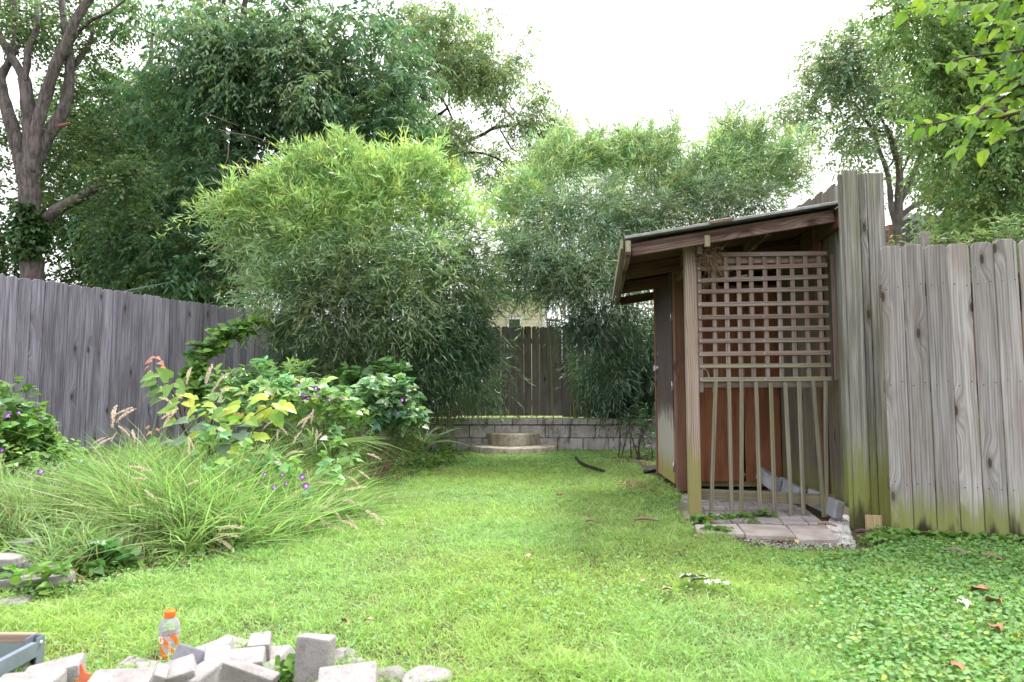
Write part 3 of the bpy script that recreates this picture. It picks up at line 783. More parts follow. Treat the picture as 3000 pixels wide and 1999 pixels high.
for (s_, t) in ((0.955, 0.05), (0.95, 0.34), (0.945, 0.63)):
    p = rel(shed, dn(roof_pt(s_, t), 0.06)); p.y -= 0.026
    m.add([p + Vector((0, 0, 0.05)), p + Vector((0.03, 0, 0.05)), p + Vector((0.02, 0, -0.035)), p + Vector((-0.02, 0, -0.035))], [(0, 3, 2, 1)])
    m.add([p + Vector((0, 0.002, 0.05)), p + Vector((0.03, 0.002, 0.05)), p + Vector((0.02, 0.002, -0.035)), p + Vector((-0.02, 0.002, -0.035))], [(0, 1, 2, 3)])
hang = m.build('joist_hanger', M['steel'], shed)
# a short mossy board lying on the front edge of the roof
p = roof_pt(0.40, 0.0); p2 = roof_pt(0.49, 0.0)
ob = beam('loose_roof_board', None, p + Vector((-0.02, -0.02, 0.012)), p2 + Vector((0, -0.02, 0.014)), 0.10, 0.02, M['rafter'], (0.1, -0.25, 1))
tag(ob, 'short mossy board lying on the front edge of the shed roof', 'board')
# coat hooks behind the lattice
for (u, v) in ((2066, 1098), (2080, 1140)):
    p = P(u, v, 5.5); m = MB()
    m.tube(smooth_path([(-0.04, 0, 0.03), (-0.01, -0.01, 0.045), (0.02, -0.01, 0.02), (0.03, -0.01, -0.05), (0.045, -0.01, -0.055)], 4), 0.006, 6)
    ho = m.build('hook', M['steel'], shed, rel(shed, p))
# dry weed nest hung in the top corner of the lattice
rg = np.random.default_rng(3); n = 260; c = np.array(P(2082, 752, 5.24))
B = c + rg.normal(size=(n, 3)) * np.array([0.04, 0.025, 0.05]); Dn = rg.normal(size=(n, 3)) + np.array([0, 0, -0.5])
nest = leaf_obj('dry_weed_tuft', 'long', (B, Dn, rg.normal(size=(n, 3)), rg.uniform(0.05, 0.16, n), rg.uniform(0.002, 0.005, n),
        np.array([0.22, 0.15, 0.10]) * rg.uniform(0.6, 1.4, (n, 1)), rg.normal(size=(n, 3)) * 0.4 + np.array([0, 0, -0.3])), M['dry'], None, None)
tag(nest, 'tangle of dry brown weeds caught on the top corner of the lattice', 'dry weeds')
# ------------------------------------------------------------------ patio under the lattice
def CG(x, y, z=0.03):      # the close view of the patio: pixel -> ground
    p = G(1900 + x * .31875, 1350 + y * .31875, z); return (p.x, p.y)
patio = thing('paver_floor', 'small patio of grey pavers and three sandy front slabs under the lattice', 'paving', (2.0, 5.6, 0))
def shift(poly): return [(x - 2.0, y - 5.6) for (x, y) in poly]
for poly in ([(425, 588), (806, 582), (884, 670), (446, 662)], [(820, 580), (1258, 597), (1355, 695), (897, 680)], [(1272, 598), (1640, 602), (1742, 724), (1378, 722)]):
    m = MB(); m.prism(shift([CG(x, y, 0.04) for x, y in reversed(poly)]), -0.01, 0.042)
    m.build('front_slab', M['slab'], patio)
quad = [CG(290, 312), CG(398, 560), CG(1640, 590), CG(1220, 262)]      # left far, left near, right near, right far
qa = [Vector(p) for p in quad]
def bil(s, t): return (qa[0].lerp(qa[3], s)).lerp(qa[1].lerp(qa[2], s), t)
rows = [0, .10, .22, .35, .50, .66, .83, 0.985]
rp = random.Random(8)
for r in range(7):
    t0, t1 = rows[r], rows[r + 1]
    n = (6, 7, 6, 7, 6, 7, 6)[r]; o0 = rp.uniform(-0.08, 0.0); edges = [o0 + (1.06 + .08) * k / n + rp.uniform(-.008, .008) for k in range(n + 1)]
    for k in range(n):
        s0 = max(edges[k], 0.0) + 0.004; s1 = min(edges[k + 1], 1.0) - 0.004
        if s1 - s0 < 0.03: continue
        g = 0.008
        poly = [bil(s0, t0 + g), bil(s0, t1 - g), bil(s1, t1 - g), bil(s1, t0 + g)]
        m = MB(); m.prism(shift([(p.x, p.y) for p in poly]), -0.02, 0.03 + rp.uniform(-0.003, 0.004), 0.004)
        m.build('paver', M['brickpaver'], patio)
# timber edging to the left of the patio
e0 = G(1900 + 285 * .31875, 1350 + 400 * .31875, 0.02); e1 = G(1900 + 375 * .31875, 1350 + 560 * .31875, 0.02)
tag(beam('edging_timber', None, e0, e1, 0.06, 0.04, M['plank_mossy'], (0, 0, 1)), 'short weathered timber edging beside the left side of the patio', 'timber')
def free_block(name, mat, c, size, rot, label, cat, ch=0.007, jitter=0.0, group=None, cut=0.0):
    """one loose block: a bevelled body with slightly uneven corners"""
    x, y, z = size[0] / 2, size[1] / 2, size[2] / 2; vs = []; rr = random.Random(hash(label) % 1000 if False else len(label) * 7 + int(abs(c[0]) * 1000))
    corner = [(-1, -1, -1), (1, -1, -1), (1, 1, -1), (-1, 1, -1), (-1, -1, 1), (1, -1, 1), (1, 1, 1), (-1, 1, 1)]
    import bmesh
    bm = bmesh.new(); bv = [bm.verts.new((a * x + rr.uniform(-jitter, jitter), b * y + rr.uniform(-jitter, jitter), d * z + rr.uniform(-jitter, jitter))) for a, b, d in corner]
    for f in ((3, 2, 1, 0), (4, 5, 6, 7), (0, 1, 5, 4), (1, 2, 6, 5), (2, 3, 7, 6), (3, 0, 4, 7)): bm.faces.new([bv[i] for i in f])
    bmesh.ops.bevel(bm, geom=list(bm.edges), offset=ch, segments=2, profile=0.6, affect='EDGES')
    me = bpy.data.meshes.new(name); bm.to_mesh(me); bm.free()
    o = mesh_obj(name, me, mat, None, c, tuple(R(a) for a in rot))
    return tag(o, label, cat, group)
# blue grey edging pieces along the foot of the fence
def bar_block(name, mat, p0, p1, w, h, label, roll=0.0):
    h *= 0.82; w *= 0.85
    p0 = Vector(p0); p1 = Vector(p1); d = p1 - p0; L = d.length; rz = math.atan2(d.y, d.x); el = math.asin(d.z / L)
    o = free_block(name, mat, (p0 + p1) / 2, (L, w, h), (0, 0, 0), label, 'kerb stone', 0.008, 0.003)
    o.rotation_euler = Euler((R(roll), -el, rz)); return o
bar_block('kerb_stone', M['curb'], (2.40, 5.08, 0.10), (2.42, 5.62, 0.12), 0.075, 0.16, 'nearest blue grey kerb stone leaning by the tall fence behind the loose slats', 12)
bar_block('kerb_stone', M['curb'], (2.36, 5.66, 0.11), (2.42, 6.22, 0.14), 0.075, 0.16, 'farther blue grey kerb stone lying behind the low rail of the shed', 12)
bar_block('kerb_stone', M['curb'], (2.34, 6.1, 0.14), (2.36, 6.6, 0.2), 0.07, 0.15, 'farthest grey kerb stone standing against the plywood of the shed', 8)
p = G(2543, 1553); free_block('wood_block', M['block_wood'], (p.x, 4.79, 0.065), (0.1, 0.035, 0.1), (-6, 2, -3), 'small square pale wood block at the foot of the tall fence', 'wood block', 0.003)
# gravel beside the patio and in the bare soil strip
def pebbles(name, n, poly, size, mat, label, z=0.0, flat=0.7):
    rg = np.random.default_rng(len(name) + n); us = [q[0] for q in poly]; vs_ = [q[1] for q in poly]; V = []; F = []
    base = [(1, 0, 0), (0, 1, 0), (-1, 0, 0), (0, -1, 0), (0, 0, 1), (0, 0, -1)]; fc = [(0, 1, 4), (1, 2, 4), (2, 3, 4), (3, 0, 4), (1, 0, 5), (2, 1, 5), (3, 2, 5), (0, 3, 5)]
    k = 0
    while k < n:
        x, y = rg.uniform(min(us), max(us)), rg.uniform(min(vs_), max(vs_))
        if not in_poly(np.array([x]), np.array([y]), poly)[0]: continue
        s_ = size * rg.uniform(0.4, 1.5); Rm = Euler(rg.uniform(0, 6, 3)).to_matrix(); b = len(V)
        zz = gzs(x, y) + z + rg.uniform(0, 0.006)
        for q in base:
            w = Rm @ Vector([q[i] * s_ * rg.uniform(0.6, 1.2) for i in range(3)]); V.append((x + w.x, y + w.y, zz + w.z * flat))
        F += [tuple(i + b for i in f) for f in fc]; k += 1
    me = bpy.data.meshes.new(name); me.from_pydata(V, [], F); me.update()
    return tag(mesh_obj(name, me, mat), label, 'gravel', None, 'stuff')
pebbles('gravel', 1500, [CG(1700, 470), CG(1835, 480), CG(1850, 640), CG(1900, 740), CG(1740, 745), CG(1620, 600)], 0.010, M['gravel'], 'white gravel beside the patio slabs at the tall fence', 0.004)
pebbles('soil_pebbles', 420, [CG(900, 700), CG(1380, 740), CG(1900, 740), CG(1900, 800), CG(1300, 800), CG(880, 720)], 0.007, M['gravel'], 'small pebbles in the bare soil before the patio slabs', 0.002)

# ------------------------------------------------------------------ pile of loose pavers in the foreground
def C5(x, y): return 300 + x * .425, 1780 + y * .425
BX = (0.205, 0.135, 0.07)
def pile(x, y, Y, size, rot, label, mat='pile', dz=0.0, jitter=0.005):
    u, v = C5(x, y); p = P(u, v, Y)
    size = tuple(q * (0.84 if 'standing on end' in label else 0.70) for q in size)
    return free_block('paving_block', M[mat], (p.x, p.y, p.z + dz), size, rot, label, 'paving block', 0.007, jitter, 'loose pavers heaped in the foreground')
pile(1462, 392, 2.34, (0.135, 0.07, 0.21), (-8, 0, -8), 'tall pale paving block standing on end, right of the heap')
pile(1085, 270, 2.50, (0.10, 0.12, 0.105), (14, -3, 14), 'squarish upright paving block at the top middle of the heap')
pile(760, 298, 2.55, (0.20, 0.10, 0.065), (8, -17, 8), 'paving block sloping up to the right just behind the bluish one')
pile(624, 382, 2.40, (0.20, 0.06, 0.115), (-24, 24, 16), 'bluish grey paving block tipped down to the right against the bottle', 'pile_blue')
pile(880, 285, 2.66, (0.17, 0.135, 0.07), (10, 8, -18), 'white topped paving block lying at the back of the heap')
pile(962, 392, 2.36, (0.21, 0.135, 0.085), (16, -5, 10), 'broad paving block lying flat in the middle of the heap, grey front face')
pile(785, 365, 2.42, (0.12, 0.13, 0.08), (20, 10, 26), 'short paving block leaning left of the broad middle one')
pile(1180, 368, 2.52, (0.16, 0.15, 0.08), (22, -14, -20), 'white topped paving block right of the broad middle one')
pile(1225, 300, 2.66, (0.12, 0.10, 0.06), (12, 0, 30), 'half hidden pale paving block at the back right of the heap')
pile(1010, 480, 2.22, (0.25, 0.075, 0.10), (10, 17, -4), 'long paving block sloping down to the right along the picture foot')
pile(500, 468, 2.28, (0.17, 0.11, 0.085), (20, -14, 22), 'paving block with a light top pitched to the left below the bottle')
pile(690, 492, 2.30, (0.15, 0.15, 0.075), (18, -10, -30), 'dark sided paving block between the pitched block and the long sloping one')
pile(215, 428, 2.46, (0.15, 0.12, 0.055), (14, 6, -12), 'flat pale paving block left of the bottle')
pile(205, 512, 2.22, (0.2, 0.15, 0.06), (6, -3, 8), 'white paving block cut off by the picture foot, left of the heap')
pile(330, 445, 2.42, (0.12, 0.13, 0.05), (10, 0, 35), 'small pale paving block between the flat one and the bottle')
pile(420, 425, 2.52, (0.22, 0.14, 0.055), (4, -4, -10), 'paving block that the orange capped bottle stands on', dz=-0.022)
pile(48, 505, 2.26, (0.16, 0.13, 0.05), (5, 3, 14), 'pale paving block farthest left in the heap')
pile(385, 500, 2.22, (0.05, 0.12, 0.1), (10, 20, 22), 'narrow broken paving piece left of the pitched block')
pile(1690, 535, 2.18, (0.26, 0.20, 0.07), (16, -3, 8), 'large white paving slab at the picture foot, right of the standing block')
pile(1130, 455, 2.42, (0.13, 0.09, 0.075), (8, 5, 40), 'dark small paving block in the gap under the right white topped one', 'rubble')
pile(820, 470, 2.42, (0.12, 0.08, 0.07), (0, 5, 60), 'small pinkish paving piece low in the middle gap of the heap')
def C6(x, y): return x * .3182, 1500 + y * .3182
for (x, y, Y, sz, rt, lb) in ((500, 1510, 2.27, (0.16, 0.11, 0.07), (4, -8, 22), 'pale paving block lying beside the raised bed corner'),
                              (240, 1610, 2.14, (0.18, 0.12, 0.05), (4, -2, 8), 'white paving block under the raised bed rail, at the bottom left corner')):
    u, v = C6(x, y); p = P(u, v, Y); free_block('paving_block', M['pile'], tuple(p), sz, rt, lb, 'paving block', 0.009, 0.004, 'loose pavers heaped in the foreground')
def rock(name, c, r, mat, label, seed, sq=(1, 1, 0.7), group=None):
    import bmesh
    bm = bmesh.new(); bmesh.ops.create_icosphere(bm, subdivisions=3, radius=1.0); rr = np.random.default_rng(seed)
    pl = norm(rr.normal(size=(11, 3))); dd = rr.uniform(0.62, 0.95, 11)
    for v in bm.verts:
        p = np.array(v.co); k = 1.0
        for a, b in zip(pl, dd):
            t = p @ a
            if t > b: p = p - a * (t - b)
        v.co = Vector((p[0] * r * sq[0], p[1] * r * sq[1], p[2] * r * sq[2]))
    me = bpy.data.meshes.new(name); bm.to_mesh(me); bm.free()
    return tag(mesh_obj(name, me, mat, None, c, (0, 0, rr.uniform(0, 6))), label, 'stone', group)
for i, (x, y, Y, r, lb, sq) in enumerate(((1655, 385, 2.55, 0.065, 'rough grey rock just right of the standing paving block', (1, 1, .8)), (1760, 430, 2.47, 0.05, 'smaller broken rock right of the rough grey rock', (1.2, 1, .8)),
                                     (1960, 480, 2.38, 0.07, 'flat pale rubble piece at the picture foot, left one of two', (1.2, 1, .5)), (2240, 500, 2.33, 0.075, 'flat pale rubble piece at the picture foot, right one of two', (1.2, 1, .55)))):
    u, v = C5(x, y); p = P(u, v, Y); rock('rubble_stone', tuple(p), r, M['rubble'] if i < 2 else M['pile'], lb, 20 + i, sq)
p = G(1900 + -0, 1356, 0.06); rock('stone', tuple(P(1873, 1357, 9.6)), 0.14, M['rubble'], 'pale rounded stone in the leaf litter left of the shed door', 31, (1.2, .8, .45))
m = MB(); m.prism([(-0.05, -0.02), (0.04, -0.03), (0.055, 0.0), (0.02, 0.012), (0.0, 0.04), (-0.02, 0.015), (-0.055, 0.01)], 0, 0.012, 0.002)
p = P(232, 1985, 2.26); o = m.build('terracotta_shard', M['terracotta'], None, tuple(p), (R(62), 0, R(8))); tag(o, 'orange red terracotta shard on the ground beside the pale blocks', 'shard')

# loose stepping blocks at the edge of the planting bed, left
for (x, y, z, sz, rt, lb) in ((30, 372, 0.10, (0.24, 0.24, 0.10), (2, 2, 12), 'grey block stacked highest on the bed edge at the far left'),
                           (20, 450, 0.05, (0.34, 0.25, 0.10), (0, 3, 6), 'grey block lying under the highest one at the far left'),
                           (40, 575, 0.035, (0.34, 0.20, 0.075), (3, 0, 4), 'broad pinkish grey stepping block in front of the left stack'),
                           (370, 470, 0.045, (0.42, 0.16, 0.07), (-2, 2, 5), 'long low block at the back of the stepping blocks'),
                           (385, 545, 0.055, (0.40, 0.17, 0.08), (2, -2, 9), 'stepping block with a clean grey front, right of the broad one'),
                           (530, 610, 0.02, (0.22, 0.14, 0.05), (2, 4, 20), 'half buried end block right of the stepping blocks'),
                           (190, 400, 0.03, (0.28, 0.14, 0.07), (0, -2, -14), 'brownish block tucked behind the stepping blocks under the weeds'),
                           (20, 795, 0.0, (0.34, 0.2, 0.05), (0, 2, 12), 'flat slab sunk in the clover at the left picture edge'),
                           (330, 668, 0.0, (0.3, 0.1, 0.05), (0, 0, 6), 'thin slab nearly covered by litter before the stepping blocks')):
    u, v = C6(x, y); p = G(u, v, z + sz[2] / 2)
    sz = (sz[0] * .66, sz[1] * .66, sz[2] * .5)
    free_block('stepping_block', M['rubble'], (p.x, p.y, gzs(p.x, p.y) + z * .7 + sz[2] * .3), sz, rt, lb, 'paving block', 0.01, 0.008, 'stepping blocks at the bed edge')

# ------------------------------------------------------------------ raised bed frame, bottom left
bed = thing('raised_bed_frame', 'galvanised steel and timber raised bed frame cut off by the left picture edge', 'planter', (-1.625, 2.42, 0))
H_ = 0.125
m = MB(); m.box((0, 0, H_ / 2 - 0.01), (0.034, 0.004, H_ + 0.02)); m.box((-0.017, -0.022, H_ / 2 - 0.01), (0.004, 0.045, H_ + 0.02)); m.box((0.016, -0.018, H_ / 2 - 0.01), (0.004, 0.038, H_ + 0.02))
m.build('corner_post', M['galv'], bed)
def rail_c(name, p0, p1, z0, z1, dep):
    """a folded steel channel between two ground points"""
    p0 = Vector(p0); p1 = Vector(p1); d = (p1 - p0).normalized(); n = Vector((d.y, -d.x, 0)); m = MB()
    prof = [(0.0, z1), (dep, z1), (dep, z1 - (z1 - z0) * .38), (0.006, z1 - (z1 - z0) * .46), (0.006, z0 + (z1 - z0) * .4), (dep, z0 + (z1 - z0) * .3), (dep, z0), (0, z0)]
    a = [p0 + n * q[0] + Vector((0, 0, q[1])) for q in prof]; b = [p1 + n * q[0] + Vector((0, 0, q[1])) for q in prof]; k = len(prof)
    m.add(a + b, [(i, (i + 1) % k, k + (i + 1) % k, k + i) for i in range(k)] + [tuple(range(k)), tuple(reversed(range(k, 2 * k)))])
    return m.build(name, M['galv'], bed)
rail_c('side_rail', (0.0, -0.04, 0), (0.0, -1.0, 0), -0.012, H_ - 0.012, -0.02)
rail_c('back_rail', (-0.02, 0.0, 0), (-1.1, 0.0, 0), 0.03, H_ - 0.03, 0.014)
for k, (za, zb) in enumerate(((0.0, 0.05), (0.054, H_))):
    beam('inner_board', bed, (-1.645, 2.432, (za + zb) / 2), (-2.8, 2.432, (za + zb) / 2), zb - za, 0.018, M['frame_wood'], (0, -1, 0))
m = MB()
for z in (0.02, 0.1): m.lathe([(0.0, 0.006), (0.005, 0.005), (0.007, 0.002), (0.007, 0)], 10, (0, 0, 0)); m.v = [(x, y, zz) for x, y, zz in m.v]
m2 = MB(); m2.lathe([(0.0001, 0.006), (0.005, 0.005), (0.007, 0.0)], 10)
bm_ = m2.mesh('bolt')
for (yy, z) in ((-0.02, 0.02), (-0.02, 0.105)): mesh_obj('bolt', bm_, M['steel'], bed, (0.019, yy, z), (0, R(90), 0))
for (xx, z) in ((0.0, 0.105),): mesh_obj('bolt', bm_, M['steel'], bed, (xx, -0.042, z), (R(90), 0, 0))

# ------------------------------------------------------------------ sports drink bottle
bp = P(492, 1948, 2.56)
bot = thing('drink_bottle', 'empty clear sports drink bottle with orange cap standing on the paver heap', 'bottle', tuple(bp), R(-12)); bot.scale = (0.98, 0.98, 0.95)
s = NT('clear_plastic'); tr = s.node('ShaderNodeBsdfTransparent'); s.put(tr.inputs[0], (0.93, 0.94, 0.95, 1))
pr = s.bsdf((0.72, 0.75, 0.78), 0.12, spec=0.7); fz = s.node('ShaderNodeFresnel'); fz.inputs[0].default_value = 1.45
mm = s.node('ShaderNodeMixShader'); s.put(mm.inputs[0], s.math('ADD', s.math('MULTIPLY', fz.outputs[0], 1.2), 0.2, clamp=True)); s.t.links.new(tr.outputs[0], mm.inputs[1]); s.t.links.new(pr, mm.inputs[2])
M['clear'] = s.done(mm.outputs[0])
prof = [(0.001, 0.003), (0.022, 0.0), (0.031, 0.004), (0.034, 0.014), (0.0345, 0.03), (0.031, 0.045), (0.0295, 0.06), (0.030, 0.075), (0.033, 0.09), (0.0345, 0.105), (0.035, 0.118), (0.0365, 0.121), (0.0365, 0.126), (0.035, 0.129),
        (0.036, 0.135), (0.0355, 0.148), (0.032, 0.160), (0.026, 0.170), (0.019, 0.176), (0.0165, 0.18), (0.0165, 0.186)]
m = MB(); m.lathe(prof, 32); m.build('body', M['clear'], bot)
m = MB(); m.lathe([(0.0168, 0.178), (0.0195, 0.179), (0.02, 0.181), (0.02, 0.199), (0.0185, 0.202), (0.0001, 0.2025)], 28)
m.build('cap', plain('orange_cap', (0.85, 0.16, 0.015), 0.4, amt=0.05), bot)
zs = [0.012, 0.03, 0.045, 0.06, 0.075, 0.09, 0.105, 0.117]; pr_ = np.array(prof)
def bR(z): return float(np.interp(z, pr_[:, 1], pr_[:, 0]))
s = NT('bottle_label'); w = s.sep(s.obj())
ang = s.math('ARCTAN2', w[1], w[0]); k = s.math('ADD', s.math('MULTIPLY', ang, 0.032), s.math('MULTIPLY', w[2], 0.75))
zig = s.math('FRACT', s.math('MULTIPLY', k, 26.0)); nz = s.noise(s.obj(), 40.0, 1.0)
og = s.math('GREATER_THAN', s.math('ADD', zig, s.math('MULTIPLY', nz, 0.25)), 0.62)
side = s.step(ang, -1.35, -1.3)
colr = s.mix(og, (0.50, 0.45, 0.47), (0.9, 0.20, 0.02))
M['label'] = s.done(s.bsdf(colr, 0.4, spec=0.5))
m = MB(); m.lathe([(bR(z) + 0.0008, z) for z in zs], 32); m.build('wrap_label', M['label'], bot)
def on_bottle(polys, name, col, a0, z0, sc, off=0.0016):
    """flat print laid round the bottle: polygons in (across, up) units, centred on angle a0"""
    m = MB()
    for poly in polys:
        vs = []
        for (x, z) in poly:
            zz = z0 + z * sc; r = bR(zz) + off; a = a0 + x * sc / r; vs.append((r * math.cos(a), r * math.sin(a), zz))
        m.add(vs, [tuple(range(len(vs)))])
    return m.build(name, plain(name + '_ink', col, 0.5, amt=0.0), bot)
def gl(pts_out, pts_in): return [[pts_out[i], pts_out[i + 1], pts_in[i + 1], pts_in[i]] for i in range(len(pts_out) - 1)]
oa = [(0.5 * math.cos(R(a)) * 1.0, 0.5 * math.sin(R(a)) * 1.15) for a in range(35, 326, 15)]
ia = [(0.24 * math.cos(R(a)) * 1.0, 0.26 * math.sin(R(a)) * 1.15) for a in range(35, 326, 15)]
Gp = gl(oa, ia) + [[(0.02, 0.1), (0.02, -0.1), (0.46, -0.1), (0.46, 0.1)], [(0.22, -0.1), (0.2, -0.3), (0.44, -0.34), (0.46, -0.1)]]
on_bottle(Gp, 'letter_g', (0.92, 0.9, 0.9), R(-95) - 0.12, 0.103, 0.026)
on_bottle([[(0.1, 0.6), (-0.22, -0.05), (0.02, -0.02), (-0.12, -0.62), (0.26, 0.12), (0.02, 0.08), (0.28, 0.6)]], 'lightning_bolt', (0.95, 0.28, 0.02), R(-95) - 0.12, 0.103, 0.022, 0.002)
def strokes(word):
    L = {'S': [(0, 0, 1, .2), (.8, 0, 1, .5), (0, .4, 1, .6), (0, .5, .2, 1), (0, .8, 1, 1)], 'Z': [(0, 0, 1, .2), (0, .8, 1, 1), (.4, .2, .65, .8)], 'E': [(0, 0, .2, 1), (0, 0, 1, .2), (0, .4, .8, .6), (0, .8, 1, 1)],
         'R': [(0, 0, .2, 1), (0, .8, 1, 1), (.8, .45, 1, 1), (0, .4, 1, .6), (.6, 0, .85, .45)], 'O': [(0, 0, .2, 1), (.8, 0, 1, 1), (0, 0, 1, .2), (0, .8, 1, 1)], 'I': [(.35, 0, .6, 1)]}
    out = []; x = 0
    for ch in word:
        for (a, b, c, d) in L[ch]: out.append([(x + a, b), (x + c, b), (x + c, d), (x + a, d)])
        x += 1.35
    return out, x
ps, wd = strokes('ZERO')
on_bottle([[(y * 1.0, x - wd / 2) for (x, y) in p] for p in ps], 'side_lettering', (0.9, 0.88, 0.88), R(-55), 0.075, 0.009)

# ------------------------------------------------------------------ hose, sticks and litter
m = MB(); hp = [G(1688, 1348, .04), G(1700, 1362, .04), G(1722, 1374, .03), G(1756, 1384, .02), G(1772, 1390, -.02)]
m.tube(smooth_path([(p.x, p.y, p.z + 0.03) for p in hp], 6), 0.022, 8)
o = m.build('garden_hose', M['hose'], None); tag(o, 'black rubber hose piece curving out of the ground right of the steps', 'hose')
m = MB(); hp = [G(1885, 1388, .04), G(1912, 1385, .05), G(1945, 1376, .05)]
m.tube(smooth_path([(p.x, p.y, p.z + 0.02) for p in hp], 6), 0.025, 8)
o = m.build('garden_hose', M['hose'], None); tag(o, 'short end of black hose lying beside the shed door', 'hose')
def stick(u0, v0, u1, v1, r, label, z=0.05, mat='twig'):
    a = G(u0, v0, z); b = G(u1, v1, z); a.z += gzs(a.x, a.y); b.z += gzs(b.x, b.y); m = MB(); mid = (a + b) / 2 + Vector((0, 0.01, 0.012))
    m.tube(smooth_path([a, mid, b], 4), lerp_list([r, r * 1.1, r * .5], 9), 6)
    return tag(m.build('stick', M[mat], None), label, 'stick')
stick(1858, 1528, 1932, 1532, 0.011, 'weathered grey stick lying in the grass left of the patio')
stick(1716, 1533, 1748, 1537, 0.008, 'short brown stick lying in the lawn left of the weathered grey one')
stick(2775, 1610, 2842, 1622, 0.012, 'pale stick in the ground ivy along the right fence', 0.04)
stick(2878, 1626, 2940, 1638, 0.011, 'second pale stick farther right along the right fence', 0.04)
stick(2505, 1561, 2560, 1566, 0.014, 'reddish splinter of wood before the small wood block', 0.04, 'stem_dark')
stick(2396, 1538, 2452, 1545, 0.010, 'brown splinter lying across the corner of the right front slab', 0.06)
def dead_leaf_mesh(seed):
    rr = random.Random(seed); m = MB(); n = 6; vs = []
    for i in range(n + 1):
        t = i / n; w = 0.42 * math.sin(math.pi * min(1, t * 0.9 + 0.06)) ** 0.8; c = 0.35 * math.sin(t * 3.0)
        for sgn in (-1, 0, 1): vs.append((t - 0.5, sgn * w, c * 0.4 + abs(sgn) * rr.uniform(0.08, 0.35)))
    fs = []
    for i in range(n):
        for k in (0, 1): fs.append((i * 3 + k, i * 3 + k + 1, i * 3 + k + 4, i * 3 + k + 3))
    m.add(vs, fs, True); return m.mesh('dead_leaf')
dl = [dead_leaf_mesh(i) for i in range(4)]
def dead_leaf(u, v, L, col, label, mat=None, group='dead leaves lying about', z=0.045):
    k = int(u) % 4; p = G(u, v, z); me = dl[k].copy(); me.materials.append(mat or col)
    o = mesh_obj('fallen_leaf', me, None, None, (p.x, p.y, p.z + gzs(p.x, p.y)), (R(random.uniform(-20, 20)), R(random.uniform(-20, 20)), random.uniform(0, 6)))
    o.scale = (L, L, L); return tag(o, label, 'leaf', group)
brown = plain('brown_leaf', (0.32, 0.16, 0.09), 0.8, amt=0.5); tan = plain('tan_leaf', (0.5, 0.36, 0.22), 0.8, amt=0.4); white = plain('pale_leaf_back', (0.26, 0.31, 0.23), 0.7, amt=0.2); whiter = plain('white_scrap', (0.6, 0.58, 0.58), 0.7, amt=0.1); yel = plain('yellow_leaf', (0.6, 0.45, 0.08), 0.7, amt=0.2)
for (u, v, L, mt, lb) in ((2872, 1738, .07, brown, 'large curled brown leaf in the clover, upper one on the right'), (2912, 1773, .07, brown, 'flat brown leaf just below the large curled one'),
                          (2920, 1850, .07, brown, 'dark brown leaf low in the clover at the right edge'), (2740, 1737, .04, tan, 'small tan leaf left of the large curled brown leaf'),
                          (2802, 1962, .05, brown, 'little brown leaf near the bottom right corner'), (1955, 1735, .05, tan, 'tan leaf in the lawn below the pale sprig'),
                          (1883, 1710, .04, tan, 'yellowish crumb of leaf left of the pale sprig'), (1010, 1825, .04, brown, 'thin brown leaf in the lawn right of the paver heap'),
                          (1080, 1820, .035, tan, 'tan leaf scrap right of the thin brown leaf'), (1640, 1452, .07, brown, 'brown leaf on the middle of the lawn'),
                          (1170, 1403, .09, brown, 'dark curled leaf at the lawn edge by the shrubs'), (2080, 1532, .05, yel, 'yellow leaf at the foot of the lattice post'),
                          (2340, 1598, .05, tan, 'tan leaf in the soil before the patio slabs'), (2282, 1602, .05, brown, 'brown leaf in the soil before the patio slabs'),
                          (2328, 1492, .04, tan, 'orange tan leaf on the patio pavers'), (1550, 1640, .04, tan, 'pale tan leaf in the centre of the lawn'), (2985, 1872, .04, yel, 'yellow leaf at the right picture edge')):
    dead_leaf(u, v, L, mt, lb)
dead_leaf(2825, 1778, .06, whiter, 'crumpled white scrap lying in the clover on the right')
# pale leafy sprig in the lawn
sg = thing('leafy_sprig', 'pale broken leafy sprig lying upside down on the lawn', 'sprig', tuple(G(2050, 1706, 0.05)))
m = MB(); a = G(2040, 1697, .06); b = G(2135, 1706, .06); m.tube([rel(sg, a), rel(sg, (a + b) / 2 + Vector((0, 0, .015))), rel(sg, b)], [0.004, .003, .002], 5); m.build('stem', M['stem_green'], sg)
for (u, v, L, a) in ((2018, 1696, .085, 170), (2040, 1704, .075, 200), (2062, 1692, .05, 120), (2080, 1710, .06, 250), (2100, 1708, .05, 300), (2128, 1712, .04, 330)):
    p = rel(sg, G(u, v, 0.06)); me = dl[int(u) % 4].copy(); me.materials.append(white); o = mesh_obj('leaf', me, None, sg, p, (0.2, 0.1, R(a))); o.scale = (L, L, L * .7)
# ------------------------------------------------------------------ houses beyond
s = NT('vinyl_siding'); n = s.noise(s.obj(), 3.0, 3.0); M['siding'] = s.done(s.bsdf(s.mix(n, (0.60, 0.52, 0.42), (0.72, 0.64, 0.53)), 0.6))
M['white_trim'] = plain('white_trim', (0.78, 0.78, 0.8), 0.5, amt=0.1, scale=5)
M['glass'] = plain('window_glass', (0.05, 0.065, 0.06), 0.08, spec=0.9, amt=0.2, scale=2)
s = NT('dark_shingle'); p = s.pos(); x, y, z = s.sep(p); n = s.noise(s.comb(s.math('MULTIPLY', x, 6.0), y, s.math('MULTIPLY', z, 12.0)), 1.0, 4.0)
M['shingle'] = s.done(s.bsdf(s.mix(n, (0.018, 0.018, 0.024), (0.06, 0.058, 0.07)), 0.9, s.bump(n, 0.5, 0.02)))
M['red_brick'] = plain('red_brick', (0.24, 0.12, 0.10), 0.9, amt=0.5, scale=8)
HY = 20.0
h = thing('siding_house', 'house with cream clapboard siding and a small white window behind the back fence', 'house', (-0.1, HY, TERR_Z))
